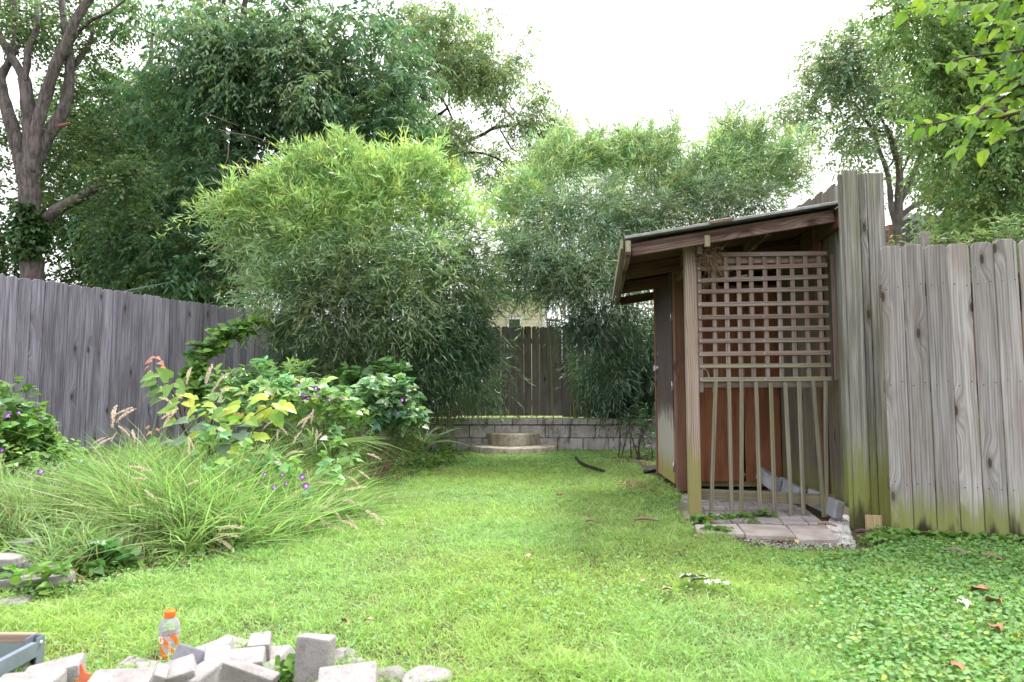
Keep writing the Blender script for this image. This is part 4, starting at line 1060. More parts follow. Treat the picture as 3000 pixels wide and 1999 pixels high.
hx0, hx1 = P(1365, 900, HY).x, P(1597, 900, HY).x
m = MB(); m.box(((hx0 + hx1) / 2 + 0.1, 3.0, 1.65), (hx1 - hx0 - 0.06, 5.9, 3.3)); m.build('wall', M['siding'], h)
cb = MB(); L = hx1 - hx0 - 0.1
cb.add([(-L / 2, 0, 0), (L / 2, 0, 0), (L / 2, 0.012, 0.12), (-L / 2, 0.012, 0.12), (-L / 2, 0.03, 0), (L / 2, 0.03, 0)], [(0, 1, 2, 3), (0, 4, 5, 1)])
cme = cb.mesh('clapboard')
for i in range(28): mesh_obj('clapboard', cme, M['siding'], h, ((hx0 + hx1) / 2 + 0.1, 0.0, 0.1 + i * 0.118))
m = MB(); m.box((hx1 + 0.1 - 0.03, -0.01, 1.68), (0.1, 0.09, 3.36)); m.build('corner_trim', M['white_trim'], h)
wp = P(1507, 975, HY - 0.05); wz = P(1507, 931, HY).z - TERR_Z
wf = bpy.data.objects.new('window', None); link(wf, h); wf.location = (wp.x + 0.1, -0.06, wz - 0.45)
for (cx, cz, sx, sz) in ((-0.19, 0, 0.055, 0.9), (0.19, 0, 0.055, 0.9), (0, 0.42, 0.325, 0.055), (0, -0.42, 0.325, 0.055)):
    m = MB(); m.box((cx, 0, cz), (sx, 0.06, sz)); m.build('frame', M['white_trim'], wf)
m = MB(); m.box((0, 0.02, 0), (0.33, 0.02, 0.8)); m.build('pane', M['glass'], wf)
m = MB(); xa, xb = hx0 - 0.15, hx1 + 0.35
m.add([(xa, -0.35, 3.36), (xb, -0.35, 3.36), (xb, 3.0, 3.9), (xa, 3.0, 3.9), (xa, 6.3, 3.36), (xb, 6.3, 3.36)], [(0, 1, 2, 3), (3, 2, 5, 4), (0, 3, 4), (1, 5, 2), (0, 4, 5, 1)])
m.build('roof', M['shingle'], h)
for k in range(3):
    pp = P(1603 + k * 7, 950, 17); o = beam('deck_post', h, (pp.x, 17.0, 0.6), (pp.x, 17.0, P(1603, 936, 17).z), 0.04, 0.04, M['fence_back'])
pp0 = P(1598, 936, 17); pp1 = P(1640, 938, 17); beam('deck_rail', h, (pp0.x, 16.97, pp0.z), (pp1.x, 16.97, pp0.z - 0.05), 0.06, 0.04, M['fence_back'])

HR = 18.0
h2 = thing('dark_roof_house', 'brick house with a dark shingle roof and a vent behind the right fence', 'house', (11.5, HR, TERR_Z))
rl = P(2660, 628, HR); x0 = rl.x - 11.5; rz = rl.z - TERR_Z
m = MB(); m.box((x0 + 4.0, 2.5, 1.2), (9.0, 8.0, 2.4)); m.build('wall', M['red_brick'], h2)
m = MB(); m.add([(x0 - .55, -2.6, rz - 2.1), (x0 + 10, -2.6, rz - 2.1), (x0 + 10, 0.2, rz), (x0 + .0, 0.2, rz), (x0 - .4, 5, rz - 2.4), (x0 + 10, 5, rz - 2.4)], [(0, 1, 2, 3), (3, 2, 5, 4), (0, 3, 4)])
m.build('roof', M['shingle'], h2)
sh = MB(); sh.box((0, 0, 0), (9.6, 0.2, 0.014)); sme = sh.mesh('shingle_course')
for i in range(12):
    t = i / 12.0
    mesh_obj('shingle_course', sme, M['shingle'], h2, (x0 + 4.9, -2.5 + 2.7 * t, rz - 2.1 + 2.1 * t + 0.10), (math.atan2(2.1, 2.8) * 0.93, 0, 0))
vp = P(2668, 636, HR - 0.3); m = MB(); m.box((0, 0, 0), (0.32, 0.25, 0.16)); m.build('roof_vent', plain('vent_grey', (0.25, 0.26, 0.3)), h2, rel(h2, vp))
bx = P(2612, 680, HR - .4); m = MB(); m.box((0, 0, 0.0), (0.34, 0.4, 1.5)); m.build('brick_chimney', M['red_brick'], h2, rel(h2, bx) + Vector((0, 0, -0.6)))

h3 = thing('garden_outbuilding', 'small pale building with a brown roof glimpsed between the trees over the left fence', 'outbuilding', tuple(Vector((P(665, 880, 20).x, 20, TERR_Z))))
m = MB(); m.box((0, 1, 1.35), (2.0, 2.0, 2.7)); m.build('wall', plain('pale_render', (0.5, 0.47, 0.44)), h3)
m = MB(); m.add([(-1.2, -.2, 2.66), (1.2, -.2, 2.66), (1.2, 1, 3.0), (-1.2, 1, 3.0), (1.2, 2.2, 2.66), (-1.2, 2.2, 2.66)], [(0, 1, 2, 3), (3, 2, 4, 5), (0, 3, 5), (1, 4, 2), (0, 5, 4, 1)]); m.build('roof', plain('brown_roof', (0.14, 0.10, 0.09)), h3)
m = MB(); a = P(415, 843, 10.5); b = P(640, 805, 16); a2 = P(330, 868, 9.6)
m.tube(smooth_path([a2, a, b, P(760, 790, 20)], 6), 0.010, 5); tag(m.build('overhead_cable', M['galv'], None), 'thin pale cable running behind the top of the left fence', 'cable')

# ------------------------------------------------------------------ trees
def limb_mesh(name, parent, pts, Y, w, mat, n=10, sub=5, dY=None):
    """pts in photograph pixels at distance Y; w widths in pixels"""
    k = len(pts); q = []
    for i, (u, v) in enumerate(pts):
        yy = Y + (dY[i] if dY else 0); q.append(rel(parent, P(u, v, yy)))
    w = list(w)
    if name == 'limb': w[0] *= 0.55
    path = smooth_path(q, sub); rr = lerp_list([x / FOC * Y / 2 for x in w], len(path))
    # uneven girth
    rr = [r * (1 + 0.06 * math.sin(i * 1.7) + random.uniform(-.03, .03)) for i, r in enumerate(rr)]
    m = MB(); m.tube(path, rr, n, True, True); return m.build(name, mat, parent)
def c1(l): return [(x * .574, y * .574) for x, y in l]
def c8(l): return [(2200 + x * .478, y * .478) for x, y in l]

# T1: grey multi stemmed tree at the left
t1 = thing('multi_stem_tree', 'large grey barked tree forking into many stems behind the left fence', 'tree', (P(95, 830, 11).x, 11, TERR_Z - 0.3))
limb_mesh('trunk', t1, c1([(166, 1900), (166, 1450), (160, 1300), (155, 1150), (152, 980), (156, 850), (160, 740)]), 11, [70, 64, 60, 60, 58, 50, 24], M['bark'], 14)
limb_mesh('limb', t1, c1([(140, 1030), (125, 920), (100, 780), (60, 640), (25, 520), (5, 400), (45, 320), (80, 230), (78, 120), (70, -40)]), 11, [42, 42, 42, 40, 34, 26, 20, 18, 15, 12], M['bark'], 12)
limb_mesh('limb', t1, c1([(158, 980), (158, 860), (160, 700), (145, 560), (125, 410), (95, 350), (40, 260), (-20, 150)]), 10.95, [44, 46, 44, 40, 34, 24, 22, 20], M['bark'], 12)
limb_mesh('limb', t1, c1([(128, 420), (138, 330), (145, 250), (180, 170), (188, 60), (180, -40)]), 10.9, [24, 22, 20, 18, 14, 10], M['bark'], 10)
limb_mesh('limb', t1, c1([(165, 880), (175, 740), (195, 620), (230, 500), (290, 320), (345, 210), (395, 90), (480, -40)]), 10.9, [34, 34, 34, 34, 32, 30, 26, 24], M['bark'], 12)
limb_mesh('limb', t1, c1([(165, 960), (182, 870), (205, 780), (260, 670), (325, 560), (355, 400), (350, 250), (325, 100), (310, -40)]), 11.05, [36, 36, 38, 36, 34, 30, 24, 20, 16], M['bark'], 12)
limb_mesh('limb', t1, c1([(352, 380), (400, 310), (440, 250), (470, 180), (440, 120)]), 11.2, [18, 16, 14, 10, 5], M['bark'], 8)
limb_mesh('limb', t1, c1([(350, 260), (390, 180), (460, 110), (560, 60), (640, 0)]), 11.2, [14, 12, 10, 8, 6], M['bark'], 8)
limb_mesh('limb', t1, c1([(190, 1150), (240, 1110), (330, 1050), (430, 1000), (530, 930), (620, 900), (700, 860)]), 11.0, [34, 36, 32, 28, 24, 26, 16], M['bark'], 12)
limb_mesh('broken_branch', t1, c1([(300, 645), (330, 638), (358, 630)]), 10.9, [14, 12, 9], M['red'], 8)
rg = np.random.default_rng(41)
dk = (0.07, 0.13, 0.05); md = (0.12, 0.19, 0.085)
bl = blobs_in(rg, [(0, 0), (220, 0), (190, 40), (170, 90), (120, 140), (60, 120), (0, 60)], 9, 11.3, 0.8, 0.35, 0.6) + blobs_in(rg, [(110, 330), (240, 180), (330, 230), (330, 520), (160, 560), (110, 480)], 12, 12, 0.7, 0.35, 0.55) \
    + blobs_in(rg, [(220, 60), (360, 40), (330, 200), (230, 160)], 5, 11.6, 0.6, 0.3, 0.45) + blobs_in(rg, [(230, 540), (420, 460), (430, 640), (260, 660)], 12, 10.8, .4, .25, .4) + blobs_in(rg, [(-60, 330), (20, 380), (30, 470), (-60, 500)], 4, 11.6, .5, .3, .45)
leaf_obj('crown', 'rhomb', sprays(rg, bl, 330, 0.28, 7, 0.085, 0.045, md, 0.4, 0.4), M['leaf_tree'], t1)
bl = px_blobs([(85, 640, 10.85, .22), (75, 690, 10.8, .22), (95, 720, 10.8, .2), (110, 700, 10.85, .15), (70, 740, 10.9, .16), (115, 660, 10.85, .14), (70, 610, 10.85, .14)])
leaf_obj('climbing_ivy', 'heart', sprays(rg, bl, 2600, 0.08, 3, 0.07, 0.065, (0.045, 0.10, 0.03), 0.3, 0.8), M['leaf'], t1)

# T2: big dark compound leaved tree
t2 = thing('dark_shade_tree', 'huge dark green shade tree with drooping leaves filling the upper left', 'tree', (P(620, 880, 14).x, 14, TERR_Z))
limb_mesh('trunk', t2, c1([(1040, 1900), (1050, 1500), (1090, 1250), (1130, 1050), (1190, 860), (1205, 640), (1215, 500), (1230, 300), (1240, 100), (1260, -60)]), 14, [52, 50, 44, 40, 34, 30, 28, 24, 18, 12], M['bark_dark'], 12)
limb_mesh('limb', t2, c1([(1120, 820), (1130, 700), (1120, 560), (1150, 420), (1200, 250), (1150, 100), (1140, -40)]), 14.2, [28, 26, 24, 20, 18, 14, 10], M['bark_dark'], 10)
limb_mesh('limb', t2, c1([(1200, 860), (1260, 760), (1350, 680), (1480, 620), (1620, 560), (1760, 490), (1900, 470)]), 13.8, [24, 24, 22, 20, 18, 16, 12], M['bark_dark'], 10)
limb_mesh('limb', t2, c1([(1200, 700), (1280, 560), (1400, 520), (1480, 420), (1640, 260), (1720, 60)]), 14.2, [18, 16, 14, 14, 12, 8], M['bark_dark'], 8)
limb_mesh('limb', t2, c1([(1190, 640), (1080, 520), (1000, 400), (900, 240), (700, 140)]), 14.2, [18, 16, 12, 9, 6], M['bark_dark'], 8)
limb_mesh('limb', t2, c1([(1205, 900), (1300, 840), (1500, 780), (1660, 790), (1760, 740)]), 13.7, [16, 14, 12, 10, 7], M['bark_dark'], 8)
limb_mesh('trunk', t2, c1([(1220, 1900), (1215, 1500), (1230, 1380), (1260, 1300)]), 13.0, [34, 30, 26, 20], M['bark_dark'], 10)
rg = np.random.default_rng(42)
polyT2 = [(330, 0), (1240, 0), (1215, 120), (1240, 330), (1190, 430), (1050, 560), (800, 640), (770, 860), (620, 880), (470, 830), (330, 810), (240, 690), (330, 600), (480, 560), (480, 420), (330, 330), (420, 160)]
bl = blobs_in(rg, polyT2, 118, 14, 1.3, 0.42, 0.8)
blc = blobs_in(rg, [(560, 60), (940, 80), (950, 300), (820, 320), (560, 200)], 16, 12.6, 0.3, 0.35, 0.6)
leaf_obj('crown', 'rhomb', cat_arr([sprays(rg, bl, 130, 0.40, 12, 0.165, 0.054, (0.14, 0.245, 0.135), 0.45, 0.75, 0.1),
                                    sprays(rg, blc, 130, 0.42, 12, 0.14, 0.048, (0.23, 0.34, 0.20), 0.7, 0.9, 0.05)]), M['leaf_tree'], t2)
m = MB(); rr = random.Random(4)     # dead twigs before the dark crown
for (pp) in ([(640, 380), (680, 390), (740, 400), (790, 420)], [(670, 420), (665, 470), (640, 500), (610, 450)], [(700, 590), (705, 540), (695, 480), (720, 450)], [(700, 500), (740, 490), (790, 450)], [(600, 330), (650, 350), (700, 370)], [(640, 500), (600, 480), (580, 440)]):
    m.tube(smooth_path([rel(t2, P(u, v, 12.4)) for u, v in pp], 5), lerp_list([0.012, 0.008, 0.004], 5 * (len(pp) - 1) + 1), 5)
m.build('dead_branch', plain('dead_branch_grey', (0.25, 0.2, 0.18), 0.9), t2)

# T3: mid green tree between them
t3 = thing('maple_tree', 'mid green small leaved tree with a thin trunk between the grey and the dark tree', 'tree', (P(455, 860, 17).x, 17, TERR_Z))
limb_mesh('trunk', t3, c1([(800, 1700), (790, 1100), (795, 700), (800, 570), (790, 450), (770, 320), (780, 150)]), 17, [34, 30, 24, 20, 16, 12, 8], M['bark_mid'], 8)
limb_mesh('limb', t3, c1([(800, 560), (840, 490), (900, 430)]), 17, [12, 10, 6], M['bark_mid'], 8)
rg = np.random.default_rng(43)
bl = blobs_in(rg, [(110, 380), (240, 250), (360, 260), (560, 230), (620, 420), (600, 600), (420, 640), (150, 640), (90, 520)], 48, 17, 1.5, 0.6, 1.05)
leaf_obj('crown', 'rhomb', sprays(rg, bl, 85, 0.4, 9, 0.13, 0.08, (0.16, 0.26, 0.11), 0.4, 0.5), M['leaf_tree'], t3)
# dark undergrowth trees behind the fence
for (poly, Y, n, lb, u) in (([(-60, 600), (40, 590), (70, 640), (70, 900), (-60, 900)], 15, 14, 'low dark tree at the far left edge behind the fence', 0),
                            ([(130, 620), (300, 580), (420, 640), (440, 880), (120, 880)], 16.5, 34, 'dark bushy undergrowth tree right of the grey trunk', 270),
                            ([(430, 700), (620, 640), (760, 700), (700, 860), (450, 900)], 17.5, 30, 'dark undergrowth tree behind the big shade tree trunk', 560),
                            ([(690, 560), (1000, 480), (1140, 520), (1100, 700), (720, 760)], 17.0, 34, 'dark tree mass behind the left bamboo', 900),
                            ([(-80, 20), (60, 60), (70, 260), (-80, 300)], 16, 0, '', 0)):
    if not n: continue
    rg = np.random.default_rng(int(Y * 10) + n)
    t = thing('undergrowth_tree', lb, 'tree', (P(u, 880, Y).x, Y, TERR_Z))
    limb_mesh('trunk', t, [(u, 960), (u + 5, 860), (u - 8, 760), (u + 4, 680)], Y, [16, 14, 12, 6], M['bark_dark'], 8)
    leaf_obj('crown', 'rhomb', sprays(rg, blobs_in(rg, poly, n, Y, 1.0, 0.6, 1.0), 70, 0.35, 8, 0.14, 0.08, (0.07, 0.13, 0.04), 0.4, 0.5), M['leaf_tree'], t)

# T4: airy pale tree, top middle
t4 = thing('airy_tree', 'light airy tree with gaps in its crown behind the bamboo at the top middle', 'tree', (P(1150, 900, 20).x, 20, TERR_Z))
def c2(l): return [(1200 + x * .3827, y * .3827) for x, y in l]
limb_mesh('trunk', t4, [(1120, 1000), (1130, 700), (1140, 480), (1165, 360), (1235, 285)], 20, [34, 30, 26, 20, 16], M['bark_dark'], 10)
for (pp, ww) in (([(100, 750), (165, 690), (180, 590), (240, 470), (330, 310)], [14, 12, 9, 7, 4]), ([(165, 690), (230, 660), (300, 560), (400, 420)], [11, 9, 6, 4]), ([(190, 710), (270, 790), (330, 920)], [9, 8, 5]),
                 ([(100, 980), (200, 900), (290, 830)], [14, 12, 8]), ([(60, 1100), (300, 1120), (540, 1040), (650, 980), (810, 955), (950, 900)], [10, 11, 11, 11, 9, 4]), ([(690, 985), (750, 1090), (790, 1150)], [7, 6, 4]),
                 ([(60, 1180), (300, 1180), (560, 1175), (760, 1260), (950, 1300)], [9, 8, 7, 5, 3]), ([(560, 590), (615, 550), (700, 500)], [7, 6, 3]), ([(100, 1300), (260, 1290), (340, 1350)], [7, 6, 3]), ([(60, 1100), (-60, 1000)], [14, 16]),
                 ([(700, 1350), (760, 1450), (820, 1560)], [6, 5, 3])):
    limb_mesh('limb', t4, c2(pp), 20, ww, M['bark_dark'], 6, 4)
rg = np.random.default_rng(44)
polys4 = [(c2([(-60, 100), (120, 60), (220, 150), (200, 500), (0, 760), (-60, 700)]), 14, .5, .8), (c2([(230, 60), (330, 20), (300, 160), (240, 200)]), 3, .25, .4), (c2([(540, 90), (650, 110), (640, 130)]), 2, .2, .25),
          (c2([(290, 180), (540, 160), (560, 420), (300, 600), (220, 520)]), 14, .45, .7), (c2([(400, 400), (740, 380), (760, 760), (480, 740), (280, 700)]), 18, .42, .7), (c2([(800, 400), (930, 440), (900, 640), (800, 680)]), 5, .3, .42),
          (c2([(860, 260), (920, 260), (910, 380)]), 2, .2, .28), (c2([(-40, 760), (400, 950), (540, 1050), (470, 1330), (130, 1290), (-60, 1200)]), 22, .45, .75), (c2([(620, 800), (840, 820), (1160, 900), (1190, 1020), (1000, 1080), (860, 960)]), 13, .38, .6),
          (c2([(1100, 1000), (1200, 960), (1190, 1210), (1110, 1240)]), 5, .3, .45), (c2([(600, 1100), (960, 1120), (960, 1290), (620, 1320)]), 9, .3, .45), (c2([(940, 700), (1130, 680), (1120, 800), (1010, 800)]), 4, .25, .4), (c2([(560, 1300), (800, 1340), (780, 1500), (580, 1440)]), 7, .3, .45),
          (c2([(540, 190), (700, 220), (690, 300)]), 3, .2, .35), (c2([(1000, 1080), (1110, 1160), (1000, 1290)]), 4, .25, .35)]
bl = []
for (po, n, a, b) in polys4: bl += blobs_in(rg, po, n, 20, 0.8, a, b)
leaf_obj('crown', 'rhomb', sprays(rg, bl, 135, 0.34, 8, 0.15, 0.055, (0.30, 0.38, 0.22), 0.6, 0.7, cv=0.3), M['leaf_tree'], t4)

# T6: forked tree right, behind the fence
t6 = thing('forked_tree', 'forked grey tree with a rounded crown behind the tall fence on the right', 'tree', (P(2625, 700, 14).x, 14, TERR_Z))
for (pp, ww) in (([(895, 1900), (895, 1480), (900, 1330), (905, 1200), (910, 1050), (880, 930), (850, 830), (820, 770)], [30, 28, 26, 22, 20, 18, 16, 12]), ([(885, 1400), (860, 1270), (850, 1150), (830, 1040), (785, 920), (740, 790), (660, 700)], [18, 17, 15, 14, 12, 9, 5]),
                 ([(915, 1260), (940, 1180), (1000, 1060), (1050, 920), (1080, 820), (1090, 700)], [20, 18, 16, 14, 11, 7]), ([(915, 1340), (960, 1290), (1020, 1250), (1120, 1180), (1220, 1110)], [17, 16, 14, 11, 7]),
                 ([(930, 1050), (970, 960), (1030, 870), (1060, 750)], [10, 9, 7, 4]), ([(840, 1030), (870, 990), (900, 900)], [8, 7, 4]), ([(820, 810), (700, 790), (570, 790)], [10, 8, 5]), ([(820, 770), (760, 650), (690, 500), (680, 380)], [11, 9, 6, 3]), ([(760, 650), (640, 480), (560, 380)], [7, 5, 3])):
    limb_mesh('limb' if ww[0] < 29 else 'trunk', t6, c8(pp), 14, ww, M['bark_mid'], 9)
rg = np.random.default_rng(46)
bl = []
for (po, n, a, b) in ((c8([(450, 290), (640, 200), (820, 230), (860, 420), (1000, 500), (980, 680), (760, 720), (480, 640), (350, 520), (360, 420)]), 38, .36, .58), (c8([(190, 720), (280, 600), (400, 620), (500, 760), (500, 830), (230, 830)]), 12, .28, .42), (c8([(500, 760), (760, 760), (760, 960), (660, 1010), (520, 1000)]), 14, .28, .42),
                      (c8([(860, 700), (1100, 640), (1130, 860), (960, 900), (880, 830)]), 10, .3, .45), (c8([(740, 1000), (830, 1080), (760, 1060)]), 2, .15, .22), (c8([(260, 570), (300, 570), (300, 620)]), 2, .15, .2), (c8([(530, 220), (560, 220), (560, 260)]), 2, .18, .22)):
    bl += blobs_in(rg, po, n, 14, 0.8, a, b)
leaf_obj('crown', 'rhomb', sprays(rg, bl, 180, 0.3, 8, 0.10, 0.05, (0.27, 0.35, 0.23), 0.4, 0.5, cv=0.28), M['leaf_tree'], t6)

# T7: large bright tree at the right edge, two depths of foliage
t7 = thing('elm_tree', 'large leafy green tree overhanging the right fence from the right picture edge', 'tree', (8.2, 10.0, TERR_Z))
limb_mesh('trunk', t7, [(3080, 1000), (3060, 700), (3040, 400), (2980, 100), (2960, -100)], 10, [80, 70, 60, 44, 30], M['bark_mid'], 12)
for (pp, ww) in (([(3040, 500), (2930, 380), (2800, 260), (2700, 180)], [26, 20, 14, 6]), ([(3040, 300), (2900, 200), (2760, 80), (2660, 60)], [24, 18, 12, 6]), ([(3050, 640), (2950, 540), (2840, 480)], [20, 14, 7])):
    limb_mesh('limb', t7, pp, 10, ww, M['bark_mid'], 8)
rg = np.random.default_rng(47)
bl = []
for (po, n, a, b) in (([(2600, 60), (2680, 0), (3060, 0), (3060, 300), (2780, 300), (2640, 170)], 56, .38, .62), ([(2700, 240), (3060, 260), (3060, 560), (2800, 520), (2690, 350)], 40, .38, .6), ([(2760, 480), (3060, 500), (3060, 720), (2800, 720)], 26, .32, .5), ([(2590, 30), (2640, 20), (2640, 120), (2600, 100)], 5, .2, .35)):
    bl += blobs_in(rg, po, n, 10, 1.0, a, b)
bl += [(rg.uniform(6.0, 10.5), rg.uniform(8.5, 11.5), rg.uniform(7.8, 10.5), rg.uniform(.5, .8)) for _ in range(14)]  # unseen foliage above the frame, added to shade the lower right lawn
leaf_obj('crown', 'ovate', sprays(rg, bl, 150, 0.28, 9, 0.085, 0.042, (0.18, 0.28, 0.105), 0.5, 0.6, cv=0.3), M['leaf_tree'], t7)
t7b = thing('background_tree', 'dim grey green tree low behind the dark roof on the right', 'tree', (P(2780, 800, 15.5).x, 15.5, TERR_Z))
limb_mesh('trunk', t7b, [(2790, 900), (2790, 700), (2780, 560)], 15.5, [22, 18, 10], M['bark_mid'], 8)
rg = np.random.default_rng(48)
leaf_obj('crown', 'rhomb', sprays(rg, blobs_in(rg, [(2690, 440), (2800, 440), (2860, 600), (2700, 590), (2660, 560)], 16, 15.5, .6, .35, .6) + blobs_in(rg, [(2790, 560), (3000, 560), (3000, 760), (2800, 740)], 14, 15, .6, .5, .8), 120, 0.4, 9, 0.11, 0.05, (0.17, 0.25, 0.13), 0.5, 0.6), M['leaf_tree'], t7b)
# ------------------------------------------------------------------ bamboo
def bamboo(label, root, blobs, dens, seed, colA, colB, ytop, culms, light):
    rg = np.random.default_rng(seed)
    t = thing('bamboo_clump', label, 'bamboo', tuple(root))
    arrs = []
    for (b, c, up, hang) in blobs:
        arrs.append(sprays(rg, [(q[0], q[1], q[2], q[3] * 0.85) for q in b], dens * 26 / 2500, 0.52, 22, 0.13, 0.019, c, 0.45, hang * 0.6, up + 0.25, 'bamboo', cv=0.3, hue=0.08, shell=0.35))
        arrs.append(sprays(rg, b, dens * 0.5, 0.36, 9, 0.135, 0.020, c, 0.35, hang, up, 'bamboo', cv=0.3, hue=0.08, shell=0.75))
    a = cat_arr(arrs); print('bamboo leaves', len(a[0]))
    leaf_obj('foliage', 'blade4', a, M['bamboo_leaf'], t)
    m = MB(); rr = random.Random(seed)
    allb = [q for (b, c, u_, h_) in blobs for q in b]
    for k in range(culms):
        q = allb[rr.randrange(len(allb))]
        r0 = Vector((root[0] + rr.uniform(-0.5, 0.5) + (q[0] - root[0]) * 0.45, root[1] + rr.uniform(-0.25, 0.25), root[2]))
        top = Vector(q[:3]) + Vector((0, 0, q[3] * 0.6)); mid = r0.lerp(top, 0.55) + Vector((-(q[0] - root[0]) * 0.12, 0.1, 0.25))
        path = smooth_path([r0, mid, top], 6)
        m.tube([p - Vector(root) for p in path], lerp_list([0.011, 0.008, 0.002], len(path)), 5, True, False)
    o = m.build('culm', M['culm'], t); o['kind'] = 'stuff'
    return t
dkb = (0.12, 0.20, 0.115); mdb = (0.32, 0.44, 0.24); ltb = (0.42, 0.58, 0.24)  # leaf colours by height: lit tops and shaded bottoms put into the colour
def pb(l, Y): return px_blobs([(u, v, Y + dy, r) for (u, v, dy, r) in l])
rg = np.random.default_rng(60)
def plume(u, v, dy, n=4, r=0.15, h=32, lean=4): return [(u + lean * k, v - h * k, dy, r * (1 - 0.2 * k)) for k in range(n)]
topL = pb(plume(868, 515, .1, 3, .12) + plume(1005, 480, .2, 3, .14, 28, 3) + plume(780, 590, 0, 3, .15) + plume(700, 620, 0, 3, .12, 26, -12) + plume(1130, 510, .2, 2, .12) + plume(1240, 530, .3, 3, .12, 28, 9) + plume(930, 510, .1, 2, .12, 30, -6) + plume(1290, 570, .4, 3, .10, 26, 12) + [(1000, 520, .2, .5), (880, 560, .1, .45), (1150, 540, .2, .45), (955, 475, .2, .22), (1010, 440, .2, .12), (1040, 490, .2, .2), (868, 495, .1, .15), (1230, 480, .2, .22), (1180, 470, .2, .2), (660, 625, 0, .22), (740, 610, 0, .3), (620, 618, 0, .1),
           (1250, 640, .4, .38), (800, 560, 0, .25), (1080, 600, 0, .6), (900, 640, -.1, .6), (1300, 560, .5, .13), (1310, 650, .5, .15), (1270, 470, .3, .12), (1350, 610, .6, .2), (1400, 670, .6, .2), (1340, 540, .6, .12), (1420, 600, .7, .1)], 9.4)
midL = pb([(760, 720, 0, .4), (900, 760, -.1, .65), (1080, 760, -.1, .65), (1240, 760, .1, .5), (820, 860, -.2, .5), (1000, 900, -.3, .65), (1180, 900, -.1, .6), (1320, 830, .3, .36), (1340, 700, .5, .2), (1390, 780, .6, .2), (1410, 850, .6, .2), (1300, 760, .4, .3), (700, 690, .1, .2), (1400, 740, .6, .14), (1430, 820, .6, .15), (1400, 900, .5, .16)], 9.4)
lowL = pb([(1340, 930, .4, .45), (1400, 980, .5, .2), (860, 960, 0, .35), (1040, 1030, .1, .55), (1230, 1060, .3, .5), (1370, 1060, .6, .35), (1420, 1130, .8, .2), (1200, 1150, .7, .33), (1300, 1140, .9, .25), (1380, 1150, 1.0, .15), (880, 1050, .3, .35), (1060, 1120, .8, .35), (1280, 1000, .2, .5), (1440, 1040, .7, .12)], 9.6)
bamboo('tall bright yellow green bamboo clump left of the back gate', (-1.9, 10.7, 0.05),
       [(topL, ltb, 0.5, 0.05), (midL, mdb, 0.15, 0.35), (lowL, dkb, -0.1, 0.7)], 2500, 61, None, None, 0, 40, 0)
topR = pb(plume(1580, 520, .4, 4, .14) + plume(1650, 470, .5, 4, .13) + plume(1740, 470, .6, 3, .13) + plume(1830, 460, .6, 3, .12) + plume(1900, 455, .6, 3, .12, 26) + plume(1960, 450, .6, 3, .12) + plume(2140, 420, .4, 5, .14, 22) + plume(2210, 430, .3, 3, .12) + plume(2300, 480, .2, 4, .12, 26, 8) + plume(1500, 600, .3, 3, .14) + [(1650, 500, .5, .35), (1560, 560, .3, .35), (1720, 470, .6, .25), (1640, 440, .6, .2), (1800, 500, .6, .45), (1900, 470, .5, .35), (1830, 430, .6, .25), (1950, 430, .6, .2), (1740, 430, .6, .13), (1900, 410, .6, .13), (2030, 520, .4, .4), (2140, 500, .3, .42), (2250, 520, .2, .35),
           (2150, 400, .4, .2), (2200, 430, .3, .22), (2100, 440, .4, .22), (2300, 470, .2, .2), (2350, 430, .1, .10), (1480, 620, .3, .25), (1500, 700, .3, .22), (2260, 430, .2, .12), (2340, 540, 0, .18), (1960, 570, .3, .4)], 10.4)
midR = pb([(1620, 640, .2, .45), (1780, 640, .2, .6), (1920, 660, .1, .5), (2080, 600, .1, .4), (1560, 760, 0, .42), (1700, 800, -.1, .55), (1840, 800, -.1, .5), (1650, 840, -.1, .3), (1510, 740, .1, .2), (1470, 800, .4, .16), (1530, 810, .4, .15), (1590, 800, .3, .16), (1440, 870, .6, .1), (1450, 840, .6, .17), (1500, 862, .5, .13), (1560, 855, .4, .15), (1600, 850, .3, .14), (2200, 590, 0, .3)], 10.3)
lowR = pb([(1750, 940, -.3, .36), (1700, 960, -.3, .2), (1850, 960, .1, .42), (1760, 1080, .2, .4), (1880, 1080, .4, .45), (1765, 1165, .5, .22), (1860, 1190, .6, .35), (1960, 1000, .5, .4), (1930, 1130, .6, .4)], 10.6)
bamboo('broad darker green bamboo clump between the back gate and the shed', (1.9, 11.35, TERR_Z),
       [(topR, (0.42, 0.55, 0.31), 0.5, 0.1), (midR, (0.30, 0.40, 0.26), 0.1, 0.4), (lowR, (0.12, 0.19, 0.13), -0.1, 0.75)], 3300, 63, None, None, 0, 40, 0)  # paler lit tops and darker shaded low leaves are coloured in here too
m = MB()    # bare reddish canes in front of the gate
for (pts) in ([(1402, 1215), (1404, 1130), (1408, 1072), (1438, 1078)], [(1438, 1210), (1440, 1120), (1428, 1080), (1436, 1040), (1425, 1000), (1405, 960)], [(1420, 1170), (1412, 1100), (1425, 1075)]):
    m.tube(smooth_path([P(u, v, 11.15) for u, v in pts], 5), 0.007, 5)
tag(m.build('bamboo_cane', plain('dry_cane', (0.42, 0.24, 0.15), 0.6), None), 'bare dry reddish canes standing at the left of the back gate', 'canes')

